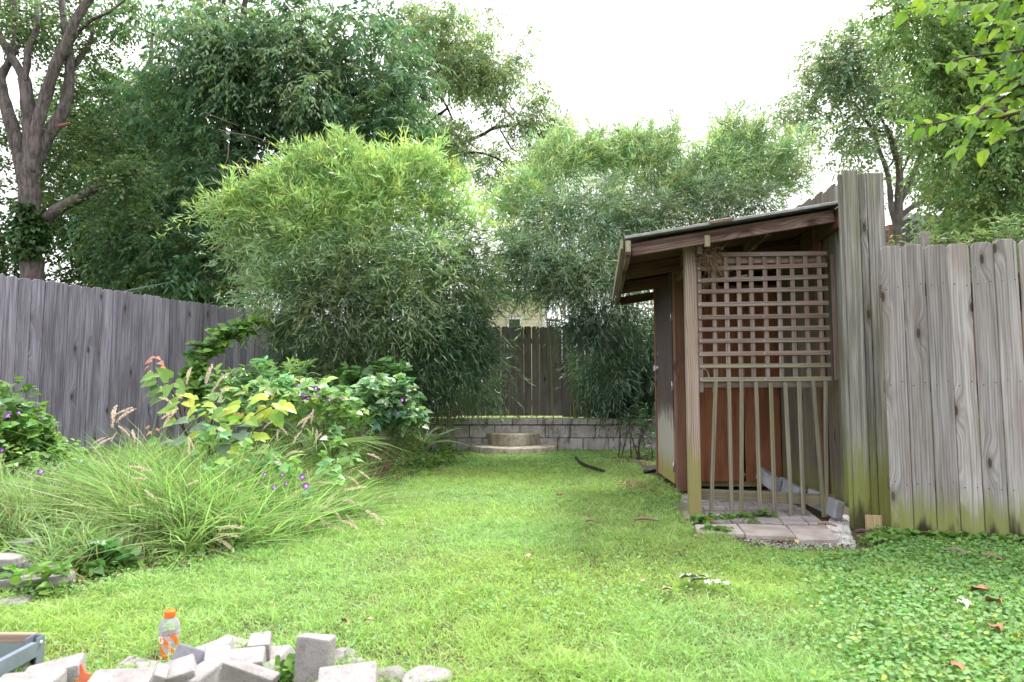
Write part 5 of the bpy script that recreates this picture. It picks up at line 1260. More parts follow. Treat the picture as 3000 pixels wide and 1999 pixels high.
# ------------------------------------------------------------------ leaf parts
def leaf_unit(name, tpl):
    pts, faces = TPL[tpl]; return pts, faces
def single_leaf_mesh(name, tpl, w, col, mat, curl=0.0, seed=0):
    pts, faces = TPL[tpl]; rr = random.Random(seed)
    me = bpy.data.meshes.new(name)
    me.from_pydata([(x, y * w * (1 + rr.uniform(-.1, .1)), z + curl * x * x + rr.uniform(-.02, .02)) for (x, y, z) in pts], [], faces); me.update()
    ca = me.attributes.new('col', 'FLOAT_COLOR', 'POINT'); ca.data.foreach_set('color', [c for _ in pts for c in (*col, 1.0)])
    me.materials.append(mat); return me
def put_leaf(name, me, parent, p, d, n, L):
    d = Vector(d).normalized(); n = Vector(n); y = n.cross(d).normalized(); z = d.cross(y)
    Mx = Matrix((d, y, z)).transposed().to_4x4(); Mx.translation = rel(parent, p)
    Mx = Mx @ Matrix.Scale(L, 4)
    o = bpy.data.objects.new(name, me); link(o, parent); o.matrix_local = Mx; return o

# redbud saplings
def redbud(label, root, stems, leaf_pts, Y, seed):
    t = thing('redbud_sapling', label, 'sapling', tuple(root)); rr = random.Random(seed)
    for pts, w in stems:
        path = smooth_path([rel(t, P(u, v, Y)) for u, v in pts], 5); m = MB(); m.tube(path, lerp_list(w, len(path)), 7); m.build('stem', M['stem_dark'], t)
    cols = {'g': [(0.25, 0.42, 0.09), (0.20, 0.36, 0.08), (0.30, 0.46, 0.10)], 'y': [(0.42, 0.52, 0.08), (0.36, 0.50, 0.07), (0.47, 0.52, 0.08)], 'd': [(0.09, 0.18, 0.05), (0.11, 0.2, 0.07)], 'o': [(0.5, 0.27, 0.08), (0.52, 0.34, 0.1)], 'r': [(0.5, 0.2, 0.14)], 'b': [(0.2, 0.28, 0.22)]}
    ms = {k: [single_leaf_mesh('leaf', 'heart', 0.92, c, M['leaf'], rr.uniform(-.25, .05), i) for i, c in enumerate(v)] for k, v in cols.items()}
    for (u, v, k, L, a) in leaf_pts:
        p = P(u, v, Y + rr.uniform(-0.12, 0.12)); an = R(a + rr.uniform(-15, 15))
        d = (math.cos(an) * 0.9, -0.35 + rr.uniform(-.3, .3), math.sin(an) * 0.6 - 0.15); nn = (rr.uniform(-.4, .4), -0.55 + rr.uniform(-.3, .3), 0.8)
        put_leaf('leaf', rr.choice(ms[k]), t, p, d, nn, L * 0.9)
def c3(x, y): return 400 + x * .287, 900 + y * .287
lp = []
for (x, y, k, L, a) in ((160, 700, 'g', .12, 190), (190, 750, 'g', .13, 200), (240, 700, 'g', .1, 170), (330, 730, 'g', .14, 100), (340, 800, 'g', .13, 280), (400, 770, 'g', .11, 330), (220, 820, 'd', .13, 220), (280, 840, 'g', .13, 180), (260, 900, 'd', .14, 190), (300, 930, 'g', .14, 190),
                     (400, 880, 'g', .12, 10), (410, 920, 'o', .06, 30), (480, 900, 'y', .13, 0), (520, 960, 'y', .12, 330), (420, 960, 'g', .13, 210), (390, 1050, 'g', .14, 170), (330, 1050, 'g', .1, 190), (560, 930, 'y', .09, 10), (380, 1180, 'g', .13, 190),
                     (180, 515, 'r', .055, 170), (200, 512, 'r', .05, 10), (150, 545, 'r', .06, 190), (230, 565, 'r', .065, 350), (130, 605, 'o', .06, 220), (245, 620, 'o', .065, 340), (150, 660, 'y', .05, 200),
                     (130, 1220, 'r', .04, 180), (200, 1245, 'r', .04, 0), (150, 1280, 'o', .05, 190)):
    u, v = c3(x, y); lp.append((u, v, k, L, a))
rt = P(570 * .287 + 400, 1302, 5.3); rt.z = gzs(rt.x, rt.y)
redbud('young redbud with big yellow green leaves and coppery tips before the left fence', rt,
       [([c3(540, 1750), c3(575, 1400), c3(500, 1260), c3(455, 1100), c3(430, 970), c3(360, 850), c3(300, 750), c3(230, 680), c3(180, 640), c3(182, 520)], [0.012, .011, .010, .009, .008, .007, .006, .004, .003, .002]),
        ([c3(560, 1380), c3(480, 1250), c3(400, 1120), c3(340, 960), c3(260, 800)], [.008, .007, .006, .005, .003])], lp, 5.3, 71)
lp = []; rr = random.Random(9)
for (x, y, k, L, a) in ((1250, 950, 'y', .14, 200), (1330, 930, 'y', .15, 160), (1400, 920, 'o', .10, 80), (1440, 980, 'y', .15, 330), (1400, 1050, 'y', .16, 300), (1500, 1010, 'y', .14, 340), (1330, 1030, 'y', .14, 240), (1430, 1090, 'g', .13, 290), (1280, 1090, 'y', .13, 220), (1190, 1110, 'y', .12, 200),
                     (1050, 1000, 'y', .12, 180), (1000, 1050, 'y', .12, 200), (950, 1040, 'y', .10, 170), (1060, 1090, 'o', .08, 250), (880, 1060, 'g', .12, 200), (900, 1110, 'g', .12, 330), (640, 1010, 'y', .12, 200), (600, 1040, 'y', .11, 230), (690, 1000, 'y', .11, 20), (760, 1040, 'g', .10, 340),
                     (700, 1090, 'y', .10, 200), (780, 1110, 'g', .11, 0), (850, 1220, 'g', .13, 340), (700, 1220, 'b', .14, 190), (640, 1290, 'y', .13, 200), (700, 1330, 'g', .13, 340), (800, 1270, 'g', .12, 180), (950, 1190, 'g', .12, 20), (1000, 1150, 'g', .12, 60), (960, 1290, 'g', .13, 200),
                     (1040, 1290, 'b', .14, 340), (1110, 1300, 'b', .12, 300), (1190, 1300, 'y', .13, 340), (1240, 1330, 'y', .12, 10), (870, 1400, 'b', .15, 300), (900, 1380, 'd', .12, 20), (800, 1400, 'g', .12, 180), (830, 1530, 'b', .16, 260), (780, 1500, 'b', .12, 200), (960, 1460, 'y', .12, 340), (1000, 1420, 'g', .1, 20),
                     (560, 1350, 'g', .12, 200), (480, 1360, 'b', .14, 180), (360, 1380, 'b', .13, 180), (200, 1370, 'g', .12, 190), (1150, 1150, 'g', .11, 330), (1080, 1200, 'b', .13, 20), (590, 1130, 'g', .09, 200), (520, 1160, 'b', .12, 160), (600, 1400, 'y', .10, 280)):
    u, v = c3(x, y); lp.append((u, v, k, L, a))
rt = P(610, 1347, 5.2); rt.z = gzs(rt.x, rt.y)
redbud('second redbud sapling with bright lime leaves in the middle of the planting bed', rt,
       [([c3(700, 1800), c3(735, 1560), c3(740, 1450), c3(765, 1340), c3(755, 1250), c3(775, 1150), c3(790, 1050)], [.011, .010, .009, .008, .007, .006, .004]),
        ([c3(760, 1500), c3(950, 1400), c3(1040, 1350), c3(1150, 1250), c3(1210, 1100), c3(1400, 1000)], [.008, .008, .007, .006, .005, .003]), ([c3(1170, 1255), c3(1280, 1275)], [.008, .006])], lp, 5.2, 72)

# ------------------------------------------------------------------ foreground branches of the tree just out of frame, top right
tb = thing('overhanging_tree', 'near tree reaching in from the right with large translucent lime leaves', 'tree', (3.6, 2.7, 0))
BY = 2.9; rr = random.Random(15)
m = MB(); m.tube(smooth_path([(0, 0, 0), (0.03, 0, 1.2), (0.0, 0.05, 2.2), (0.1, 0, 3.4)], 4), lerp_list([.09, .075, .065, .05], 13), 10); m.build('trunk', M['bark_mid'], tb)
fcol = [(0.25, 0.42, 0.05), (0.19, 0.36, 0.05), (0.13, 0.27, 0.05), (0.31, 0.45, 0.05), (0.11, 0.22, 0.07)]
fm = [single_leaf_mesh('leaf', 'ovate', 0.62, c, M['leaf_gloss'], rr.uniform(-.2, .1), i) for i, c in enumerate(fcol)]
branches = ([(3090, -60), (2990, -15), (2900, -5), (2760, 8), (2650, 28)], [(3100, 20), (2990, 40), (2920, 60), (2870, 95)], [(3100, 120), (2990, 150), (2900, 160), (2830, 168), (2785, 182)],
            [(3100, 210), (2990, 250), (2930, 290), (2850, 330), (2740, 362), (2655, 362)], [(2880, 315), (2840, 370), (2815, 420), (2795, 455)], [(3090, 160), (3010, 215), (2950, 245), (2890, 300), (2850, 340)],
            [(3090, 280), (3020, 300), (2960, 340), (2920, 380), (2890, 395)], [(3090, 60), (3010, 90), (2940, 120), (2890, 125)], [(3090, -10), (3000, 10), (2940, 20)], [(3090, 90), (3020, 130), (2960, 200), (2930, 230)], [(3090, -40), (2960, -20), (2800, -15), (2700, -10)], [(3090, 180), (2980, 185), (2900, 215), (2840, 215)], [(3090, 330), (3000, 330), (2930, 345), (2860, 350)], [(3090, 230), (3020, 250), (2940, 262)], [(3090, 380), (3030, 370), (2960, 395), (2900, 430)], [(3060, -30), (2930, 20), (2830, 40), (2760, 50)], [(3080, 60), (2990, 95), (2920, 90)], [(3090, 140), (3020, 180), (2950, 210), (2880, 250)], [(3090, 260), (3000, 275), (2900, 340), (2790, 345)], [(3080, 0), (3000, 60), (2950, 75)])
for bi, pts in enumerate(branches):
    yb_ = BY + rr.uniform(-0.2, 0.2)
    path = smooth_path([P(u, v, yb_) for u, v in pts], 6)
    m = MB(); hub = (Vector((3.60, 2.72, 2.1)), Vector((3.60, 2.72, 1.75)), Vector((3.62, 2.72, 2.5)))[bi % 3]; near_ = path[0]; kn = hub.lerp(near_, 0.5) + Vector((0, rr.uniform(-.12, .12), rr.uniform(-.12, .16)))
    lead = smooth_path([hub, kn, near_], 4)[:-1]
    m.tube([rel(tb, p) for p in lead + path], lerp_list([0.013, .009, .006, .004, .002], len(path) + len(lead)), 6); m.build('branch', M['stem_dark'], tb)
    acc = 0; k = 0
    for i in range(1, len(path)):
        seg = path[i] - path[i - 1]; acc += seg.length
        while acc > 0.024:
            acc -= 0.024; k += 1; d = seg.normalized(); sgn = 1 if k % 2 else -1
            side = Vector((0, 0, 1)) * 0.75 * sgn + Vector((0, rr.uniform(-.6, .6), 0))
            dirv = d * 0.75 + side + Vector((0, 0, -0.35)) + Vector((rr.uniform(-.2, .2), rr.uniform(-.3, .3), rr.uniform(-.2, .2)))
            nn = (rr.uniform(-.6, .6), -0.9 + rr.uniform(-.5, .5), 0.6 + rr.uniform(-.3, .4))
            put_leaf('leaf', fm[rr.choice((0, 0, 1, 1, 2, 3, 4))], tb, path[i] + Vector((0, rr.uniform(-.05, .05), 0)), dirv, nn, rr.uniform(0.05, 0.078))

rgt = np.random.default_rng(160)
leaf_obj('crown', 'ovate', sprays(rgt, [(rgt.uniform(2.75, 4.3), rgt.uniform(2.3, 3.4), rgt.uniform(1.8, 3.3), rgt.uniform(.18, .3)) for _ in range(26)], 420, 0.16, 7, 0.065, 0.04, (0.19, 0.35, 0.05), 0.4, 0.4), M['leaf_gloss'], tb)

# ------------------------------------------------------------------ fountain grass
def blades(rg, cx, cy, rad, n, hmin, hmax, col, w=0.0066, bend=0.4):
    """tufts of thin blades, every tuft leaning its own way"""
    k = max(14, n // 90); a0 = rg.uniform(0, 2 * np.pi, k); r0 = rad * 1.35 * np.sqrt(rg.uniform(0, 1, k))
    tx, ty = cx + r0 * np.cos(a0), cy + r0 * np.sin(a0)
    lean = np.stack([np.cos(a0) * r0 / rad * 0.22, np.sin(a0) * r0 / rad * 0.22, np.zeros(k)], 1) + rg.normal(size=(k, 3)) * 0.2
    hk = rg.uniform(0.65, 1.1, k); ck = rg.uniform(0.75, 1.3, (k, 1)) * (1 + rg.normal(size=(k, 3)) * 0.08)
    i = rg.integers(0, k, n); x = tx[i] + rg.normal(size=n) * 0.05; y = ty[i] + rg.normal(size=n) * 0.05
    B = np.stack([x, y, gz(x, y) - 0.01], 1)
    D = norm(lean[i] + rg.normal(size=(n, 3)) * rg.choice([0.3, 0.65], (n, 1)) + np.array([0, 0, 1.0])); D[:, 2] = np.abs(D[:, 2]); L = rg.uniform(hmin, hmax, n) * hk[i] * rg.uniform(0.55, 1.0, n)
    Bd = lean[i] * 0.4 + rg.normal(size=(n, 3)) * 0.42; Bd[:, 2] = -bend * rg.uniform(0.0, 1.0, n)
    C = np.array(col)[None, :] * rg.uniform(0.6, 1.45, (n, 1)) * ck[i]
    dry = rg.uniform(0, 1, n) < 0.12; C[dry] = np.array([0.45, 0.40, 0.24]) * rg.uniform(.7, 1.3, (dry.sum(), 1))
    return (B, D, norm(np.cross(D, rg.normal(size=(n, 3)))), L, w * rg.uniform(0.6, 1.5, n), C, Bd)
def seed_head_mesh(seed, curve):
    rg = np.random.default_rng(seed); n = 150; t = rg.uniform(0, 1, n); a = rg.uniform(0, 6.28, n)
    cx = t; cz = -curve * t * t; B = np.stack([cx, np.zeros(n), cz], 1)
    rad = np.stack([np.full(n, 0.7), np.cos(a), np.sin(a)], 1)
    L = 0.105 * np.sin(np.pi * np.clip(t * .92 + .06, 0, 1)) ** .6 + .02
    C = np.array([0.74, 0.63, 0.55])[None, :] * rg.uniform(0.75, 1.35, (n, 1))
    me = leaf_mesh('seed_head', 'rhomb', B, rad, rg.normal(size=(n, 3)), L, np.full(n, 0.028), C)
    me.materials.append(M['dry']); return me
heads = [seed_head_mesh(i, c) for i, c in enumerate((0.1, 0.35, 0.6, 0.25))]
# several clumps, each a thing
rg = np.random.default_rng(80)
def fgrass(label, cx, cy, rad, n, h0, h1, hd, col=(0.30, 0.46, 0.17)):
    t = thing('fountain_grass', label, 'ornamental grass', (cx, cy, gzs(cx, cy)))
    leaf_obj('blades', 'long', blades(rg, cx, cy, rad, n, h0, h1, col), M['grass'], t)
    mst = MB()
    for (u, v, dv, L, ang) in hd:
        y = cy + dv - 0.3; p = P(u, v, y); d = Vector((math.cos(R(ang)), rr.uniform(-.3, .3), math.sin(R(ang))))
        put_leaf('seed_head', rr.choice(heads), t, p, d, (0, -0.3, 1), L * 1.15)
        b = Vector((cx + (p.x - cx) * 0.35, cy + (p.y - cy) * .3, gzs(cx, cy)))
        mid = b.lerp(p - d * 0.12, 0.65) + Vector((0, 0, 0.12))
        mst.tube([rel(t, q) for q in smooth_path([b, mid, p + d * 0.01], 4)], 0.0016, 4, True, False)
    if mst.v: o = mst.build('flower_stalks', M['stem_green'], t); o['kind'] = 'stuff'
def c5g(x, y): return x * .531, 1000 + y * .531
def hh(l): return [c5g(x, y) + (dv, L, a) for (x, y, dv, L, a) in l]
fgrass('largest fountain grass clump with arching blades at the front of the bed', -2.0, 4.72, 0.40, 6800, 0.34, 0.72,
       hh([(620, 480, .1, .16, 100), (640, 450, .1, .12, 60), (745, 560, 0, .1, 110), (720, 530, 0, .09, 120), (805, 710, -.1, .09, 150), (845, 715, -.1, .07, 170), (812, 765, -.2, .07, 160), (870, 885, -.3, .09, 130), (800, 905, -.3, .08, 170), (865, 960, -.3, .1, 265), (978, 935, -.3, .07, 150), (1025, 800, -.2, .08, 30), (1042, 630, 0, .1, 95), (1072, 600, 0, .07, 110),
           (765, 1130, -.5, .09, 300), (765, 1220, -.5, .11, 280), (960, 1230, -.5, .09, 310), (1200, 1040, -.4, .13, 20), (1190, 1070, -.4, .11, 10), (1180, 1090, -.4, .12, 350), (1310, 825, -.1, .05, 90), (1030, 240, .3, .13, 95), (1132, 245, .3, .15, 88), (1190, 260, .3, .11, 75), (1160, 300, .3, .08, 70), (890, 430, .2, .13, 35), (640, 405, .2, .1, 30), (525, 600, .3, .1, 70), (950, 350, .3, .1, 130)]))
fgrass('fountain grass clump with many tan seed heads spilling onto the lawn', -1.72, 5.3, 0.36, 4600, 0.28, 0.6,
       hh([(1640, 470, .2, .11, 60), (1665, 480, .2, .12, 62), (1715, 460, .2, .1, 85), (1450, 490, .2, .08, 60), (1585, 520, .1, .08, 110), (1530, 555, 0, .08, 95), (1615, 570, 0, .1, 70), (1725, 525, .1, .06, 95), (1755, 535, .1, .06, 100), (1555, 700, -.1, .09, 95), (1690, 710, 0, .09, 300), (1730, 580, .1, .1, 75),
           (1580, 630, 0, .1, 40), (1590, 650, 0, .07, 30), (1660, 860, -.2, .12, 175), (1640, 880, -.2, .12, 160), (1680, 880, -.2, .1, 300), (1700, 925, -.3, .12, 25), (1740, 930, -.3, .12, 300), (1590, 955, -.3, .14, 175), (1640, 960, -.3, .13, 320), (1655, 985, -.3, .13, 340), (1790, 950, -.3, .11, 80), (1830, 920, -.2, .1, 320), (1640, 1010, -.3, .11, 330), (1780, 985, -.3, .12, 310),
           (1880, 990, -.3, .12, 350), (1840, 1020, -.3, .12, 350), (1910, 960, -.2, .14, 310), (1540, 1075, -.5, .13, 350), (1470, 1120, -.5, .12, 350), (1460, 1040, -.4, .1, 140), (1340, 1090, -.5, .13, 20), (1890, 825, 0, .15, 15), (1880, 875, 0, .14, 355), (1760, 780, 0, .11, 0), (2010, 930, -.1, .16, 335), (2020, 620, .4, .11, 350), (1970, 710, .2, .1, 330), (1910, 745, .2, .1, 340), (2030, 990, -.1, .1, 300)]))
fgrass('low fountain grass clump at the left above the stepping blocks', -2.95, 4.75, 0.42, 4500, 0.22, 0.48,
       hh([(160, 865, 0, .13, 10), (80, 790, 0, .14, 15), (60, 1045, -.2, .12, 35), (275, 740, 0, .08, 60), (900, 480, .5, .12, 70)]), (0.26, 0.38, 0.17))
fgrass('thin grass clump between the saplings and the left fence', -2.75, 5.7, 0.45, 2500, 0.35, 0.65, hh([(500, 590, 0, .1, 70), (610, 560, 0, .08, 80)]), (0.21, 0.28, 0.10))
fgrass('dense grass clump at the heart of the bed under the coppery sapling', -2.35, 5.05, 0.42, 5800, 0.4, 0.82, [], (0.27, 0.43, 0.15))
fgrass('short scruffy grass clump beside the dark rosette at the front of the bed', -2.45, 4.15, 0.34, 3200, 0.18, 0.42, [], (0.26, 0.37, 0.16))
fgrass('scruffy grass clump just behind the stepping blocks', -3.15, 4.35, 0.4, 3600, 0.2, 0.4, [], (0.27, 0.38, 0.17))
fgrass('weedy grass tuft behind the second sapling', -1.95, 5.9, 0.5, 3400, 0.3, 0.62, hh([(1210, 320, .2, .1, 80), (1330, 560, 0, .1, 60)]), (0.2, 0.3, 0.08))

# ------------------------------------------------------------------ morning glory and shrubs
def flower_mesh(L=1.0):
    vs = [(0, 0, -0.55)]; n = 10; cols = [(0.8, 0.7, 0.8)]
    for (r, z, c) in ((0.12, -0.2, (0.75, 0.6, 0.8)), (0.3, 0.0, (0.35, 0.08, 0.5)), (0.5, 0.08, (0.13, 0.02, 0.32))):
        for k in range(n):
            a = 2 * math.pi * k / n; q = r * (1 + (0.08 if k % 2 else -0.06)); vs.append((q * math.cos(a), q * math.sin(a), z + (0.02 if k % 2 else 0))); cols.append(c)
    fs = [(0, 1 + (k + 1) % n, 1 + k) for k in range(n)]
    for j in range(2):
        for k in range(n): fs.append((1 + j * n + k, 1 + j * n + (k + 1) % n, 1 + (j + 1) * n + (k + 1) % n, 1 + (j + 1) * n + k))
    me = bpy.data.meshes.new('flower'); me.from_pydata(vs, [], fs); me.update()
    ca = me.attributes.new('col', 'FLOAT_COLOR', 'POINT'); ca.data.foreach_set('color', [x for c in cols for x in (*c, 1.0)]); me.materials.append(M['petal']); return me
flm = flower_mesh()
def put_flower(parent, p, s=0.05):
    s *= 0.85
    z = Vector((rr.uniform(-.5, .5), -0.9, 0.35 + rr.uniform(-.2, .3))); Q = z.to_track_quat('Z', 'Y').to_matrix().to_4x4(); Q.translation = rel(parent, p)
    o = bpy.data.objects.new('flower', flm); link(o, parent); o.matrix_local = Q @ Matrix.Scale(s, 4); return o
def vine(label, Y, blobs, flowers, col, seed, dens=900, lL=0.06, dY=0.0, name='morning_glory_vine', root=None, tend=()):
    rg = np.random.default_rng(seed); bl = px_blobs([(u, v, Y + dy, r) for (u, v, dy, r) in blobs])
    cx = bl[0][0]; t = thing(name, label, 'vine', root or (cx, Y, gzs(cx, Y)))
    a = sprays(rg, bl, dens, 0.10, 4, lL, lL * 0.95, col, 0.3, 0.25, 0.2, cv=0.3, hue=0.1, shell=0.3)
    a[2][:, 1] -= 0.5
    leaf_obj('foliage', 'heart', a, M['leaf'], t)
    for (u, v, s) in flowers: put_flower(t, P(u, v, Y - 0.28), s)
    for pts in tend:
        m = MB(); m.tube(smooth_path([rel(t, P(u, v, Y - 0.2)) for u, v in pts], 6), 0.0035, 5); m.build('tendril', M['stem_green'], t)
    return t
vine('mound of morning glory with dark flowers at the left picture edge', 5.2, [(10, 1190, 0, .22), (-40, 1240, 0, .3), (40, 1240, -.05, .2), (70, 1270, 0, .16), (20, 1300, 0, .26), (90, 1310, 0, .15), (-60, 1320, 0, .3), (120, 1255, 0, .06), (140, 1265, 0, .05), (40, 1345, 0, .2), (110, 1345, -.1, .16)],
     [(22, 1218, .06), (55, 1210, .035), (5, 1320, .045)], (0.17, 0.31, 0.08), 90, 1050, 0.07, tend=([(100, 1230), (130, 1245), (158, 1240), (170, 1258), (160, 1275), (130, 1278)], [(40, 1160), (52, 1145), (66, 1140), (66, 1152)]))
vine('creeping weeds and morning glory covering the bed at the left', 4.75, [(60, 1620, -.45, .1), (180, 1600, -.4, .12), (280, 1560, -.3, .12), (240, 1640, -.55, .07), (340, 1500, -.1, .12), (30, 1370, .3, .25), (100, 1360, .4, .25), (60, 1400, .2, .2), (150, 1400, .3, .22), (190, 1430, .1, .2), (290, 1410, .4, .16), (100, 1440, 0, .22), (220, 1500, -.1, .12), (40, 1580, -.2, .14), (170, 1560, -.2, .1), (240, 1380, .5, .2), (60, 1480, 0, .24), (170, 1480, .1, .2), (10, 1430, 0, .2), (250, 1430, .3, .16), (330, 1370, .6, .14), (10, 1540, -.2, .2), (110, 1560, -.3, .14), (200, 1360, .6, .12)],
     [(120, 1382, .05), (178, 1423, .045), (155, 1418, .035)], (0.19, 0.33, 0.10), 91, 900, 0.042)
vine('morning glory with violet flowers sprawling over the fountain grass', 4.9, [(520, 1420, -.1, .09), (600, 1500, -.35, .08), (460, 1500, -.3, .09), (560, 1590, -.5, .06), (680, 1450, -.2, .1), (880, 1460, 0, .1), (940, 1400, .2, .1), (640, 1400, -.1, .09), (380, 1450, 0, .1), (430, 1380, .1, .1), (700, 1560, -.4, .06), (840, 1520, -.2, .08), (980, 1350, .5, .12), (1000, 1290, .6, .1), (700, 1350, 0, .1), (745, 1400, 0, .12), (800, 1330, .1, .12), (860, 1370, .1, .1), (780, 1470, 0, .1), (760, 1510, -.1, .1), (620, 1310, .1, .12), (400, 1590, -.4, .05), (740, 1380, 0, .08), (300, 1600, -.5, .06)],
     [(885, 1398, .05), (896, 1425, .055), (803, 1428, .05), (776, 1390, .035), (838, 1418, .035), (826, 1392, .03), (348, 1538, .06), (400, 1592, .05)], (0.2, 0.36, 0.12), 92, 620, 0.07)
vine('morning glory blanket with purple flowers over the middle shrub', 6.1, [(800, 1140, 0, .16), (860, 1150, 0, .16), (920, 1150, 0, .16), (980, 1170, .1, .14), (1010, 1190, .1, .12), (760, 1180, 0, .14), (720, 1190, 0, .12), (880, 1180, -.1, .14), (680, 1180, .1, .12), (1040, 1210, .1, .1), (640, 1200, .1, .12)],
     [(888, 1160, .06), (902, 1166, .055), (925, 1138, .05), (965, 1172, .04), (758, 1160, .05), (1005, 1170, .035), (874, 1128, .04), (932, 1160, .03)], (0.24, 0.39, 0.15), 93, 850, 0.085, tend=([(893, 1120), (900, 1100), (915, 1092), (940, 1100)], [(912, 1118), (925, 1108), (955, 1115)]))
vine('morning glory capping the rounded end shrub of the bed', 7.4, [(1090, 1145, 0, .2), (1140, 1150, 0, .2), (1180, 1180, 0, .16), (1110, 1190, -.1, .18), (1160, 1200, -.1, .16), (1070, 1180, 0, .14), (1205, 1220, 0, .1), (1060, 1160, 0, .14), (1185, 1210, -.1, .12), (1120, 1235, -.1, .06)],
     [(1178, 1173, .05), (1166, 1210, .035), (1142, 1212, .03)], (0.21, 0.36, 0.18), 94, 900, 0.085)
vine('darker heart leaved vine climbing before the left bamboo', 8.2, [(1000, 1120, 0, .2), (1060, 1115, .1, .2), (1130, 1090, .1, .2), (1170, 1110, .1, .2), (1190, 1150, 0, .18), (1230, 1180, 0, .1), (1120, 1120, 0, .2), (1040, 1150, 0, .15)], [], (0.10, 0.22, 0.065), 95, 500, 0.11)
# climbing vine on the fence
cl = []
for (x, y, r) in ((650, 900, .14), (620, 830, .15), (640, 760, .14), (600, 700, .14), (640, 640, .15), (560, 620, .10), (640, 560, .13), (680, 500, .13), (650, 450, .1), (700, 430, .11), (740, 390, .1), (780, 330, .12), (830, 290, .1), (880, 300, .1), (930, 270, .1), (960, 330, .09), (1000, 230, .08), (1060, 200, .08), (1110, 190, .07), (1170, 170, .06), (1230, 160, .05), (1150, 220, .05), (930, 350, .07), (760, 780, .09), (800, 230, .07), (700, 960, .12)):
    u, v = c3(x, y); cl.append((u, v, 0, r * .72))
vine('green climbing vine against the left fence, its tip arching to the right', 8.5, cl, [], (0.14, 0.28, 0.06), 96, 900, 0.10, name='climbing_vine')

def shrub(name, label, Y, blobs, col, seed, dens, lL, lW, tpl='rhomb', stems=8, base=None, mat='leaf', twig=0.12, nl=7, up=0.4, smat='stem_dark', mode='pinnate', hang=0.1):
    rg = np.random.default_rng(seed); r2 = random.Random(seed); bl = px_blobs([(u, v, Y + dy, r) for (u, v, dy, r) in blobs])
    cx = float(np.mean([b[0] for b in bl])) if base is None else base
    t = thing(name, label, 'shrub', (cx, Y, gzs(cx, Y)))
    leaf_obj('foliage', tpl, sprays(rg, bl, dens, twig, nl, lL, lW, col, 0.1, hang, up, mode, cv=0.25, hue=0.1, shell=0.5), M[mat], t)
    for k in range(stems):
        b = bl[k % len(bl)]; a = Vector((cx + r2.uniform(-.12, .12), Y + r2.uniform(-.1, .1), gzs(cx, Y) - 0.02)); e = Vector(b[:3]) + Vector((r2.uniform(-.1, .1), 0, 0))
        m = MB(); m.tube([rel(t, q) for q in smooth_path([a, a.lerp(e, 0.5) + Vector((r2.uniform(-.06, .06), 0, .02)), e], 4)], lerp_list([.011, .008, .003], 9), 5); m.build('stem', M[smat], t)
    return t
shrub('evergreen_shrub', 'fine needled evergreen shrub in the middle of the bed under the morning glory', 6.4, [(850, 1240, 0, .3), (930, 1230, 0, .28), (800, 1260, 0, .26), (980, 1260, 0, .3), (900, 1310, 0, .3), (1010, 1310, .1, .26), (1020, 1240, .1, .22), (960, 1350, 0, .25), (850, 1330, 0, .3), (1040, 1370, .1, .18)],
      (0.12, 0.22, 0.05), 100, 900, 0.055, 0.008, 'blade4', 8, None, 'leaf', 0.12, 8, 0.3, 'stem_dark', 'bamboo')
shrub('evergreen_shrub', 'rounded evergreen shrub with bare brown branches at the right end of the bed', 7.5, [(1130, 1230, 0, .3), (1180, 1250, 0, .25), (1090, 1240, 0, .25), (1160, 1300, 0, .26), (1200, 1290, 0, .18), (1100, 1180, 0, .25), (1160, 1190, 0, .2), (1210, 1240, .1, .14), (1190, 1330, .1, .14)],
      (0.10, 0.19, 0.05), 101, 800, 0.055, 0.008, 'blade4', 14, P(1100, 1390, 7.5).x, 'leaf', 0.12, 8, 0.3, 'twig', 'bamboo')
shrub('broadleaf_shrub', 'glossy broad leaved shrub rising behind the saplings', 6.6, [(830, 1100, 0, .16), (850, 1085, 0, .12), (770, 1120, 0, .16), (720, 1130, 0, .16), (680, 1135, 0, .12), (660, 1150, 0, .12), (800, 1150, 0, .2), (740, 1160, 0, .2)], (0.17, 0.31, 0.15), 102, 420, 0.11, 0.035, 'ovate', 10, None, 'leaf_gloss', 0.16, 7, 0.9, 'stem_green')
shrub('small_shrub', 'small leafy shrub growing against the block wall beside the shed door', 9.6, [(1890, 1290, 0, .2), (1910, 1330, 0, .2), (1870, 1250, 0, .14), (1900, 1220, 0, .16), (1850, 1240, 0, .1)], (0.07, 0.15, 0.06), 103, 500, 0.07, 0.02, 'rhomb', 5)
shrub('weed_sapling', 'thin dark stemmed weed standing before the block wall', 9.9, [(1850, 1230, 0, .1), (1870, 1200, 0, .1), (1830, 1260, 0, .06)], (0.09, 0.17, 0.06), 104, 300, 0.06, 0.02, 'rhomb', 3, P(1830, 1335, 9.9).x)
shrub('weed_patch', 'dense low leafy weeds between the end shrub and the block wall', 8.9, [(1240, 1330, 0, .12), (1290, 1345, 0, .12), (1330, 1330, .3, .1), (1260, 1365, -.2, .1), (1210, 1370, -.3, .1), (1300, 1320, .4, .12)], (0.12, 0.22, 0.05), 105, 1300, 0.045, 0.035, 'ovate', 0, None, 'leaf')
shrub('broadleaf_weed', 'rosette of broad dark green leaves at the front foot of the bed', 3.75, [(300, 1665, 0, .07), (330, 1660, 0, .07), (350, 1680, 0, .05), (280, 1650, 0.05, .05)], (0.10, 0.22, 0.05), 106, 2600, 0.075, 0.06, 'heart', 0, None, 'leaf')
shrub('broadleaf_weed', 'leafy green weed growing beside the lawn edge at the left', 3.35, [(110, 1725, 0, .06), (145, 1730, 0, .05), (60, 1725, 0, .05)], (0.13, 0.26, 0.04), 107, 2600, 0.06, 0.045, 'ovate', 0, None, 'leaf')
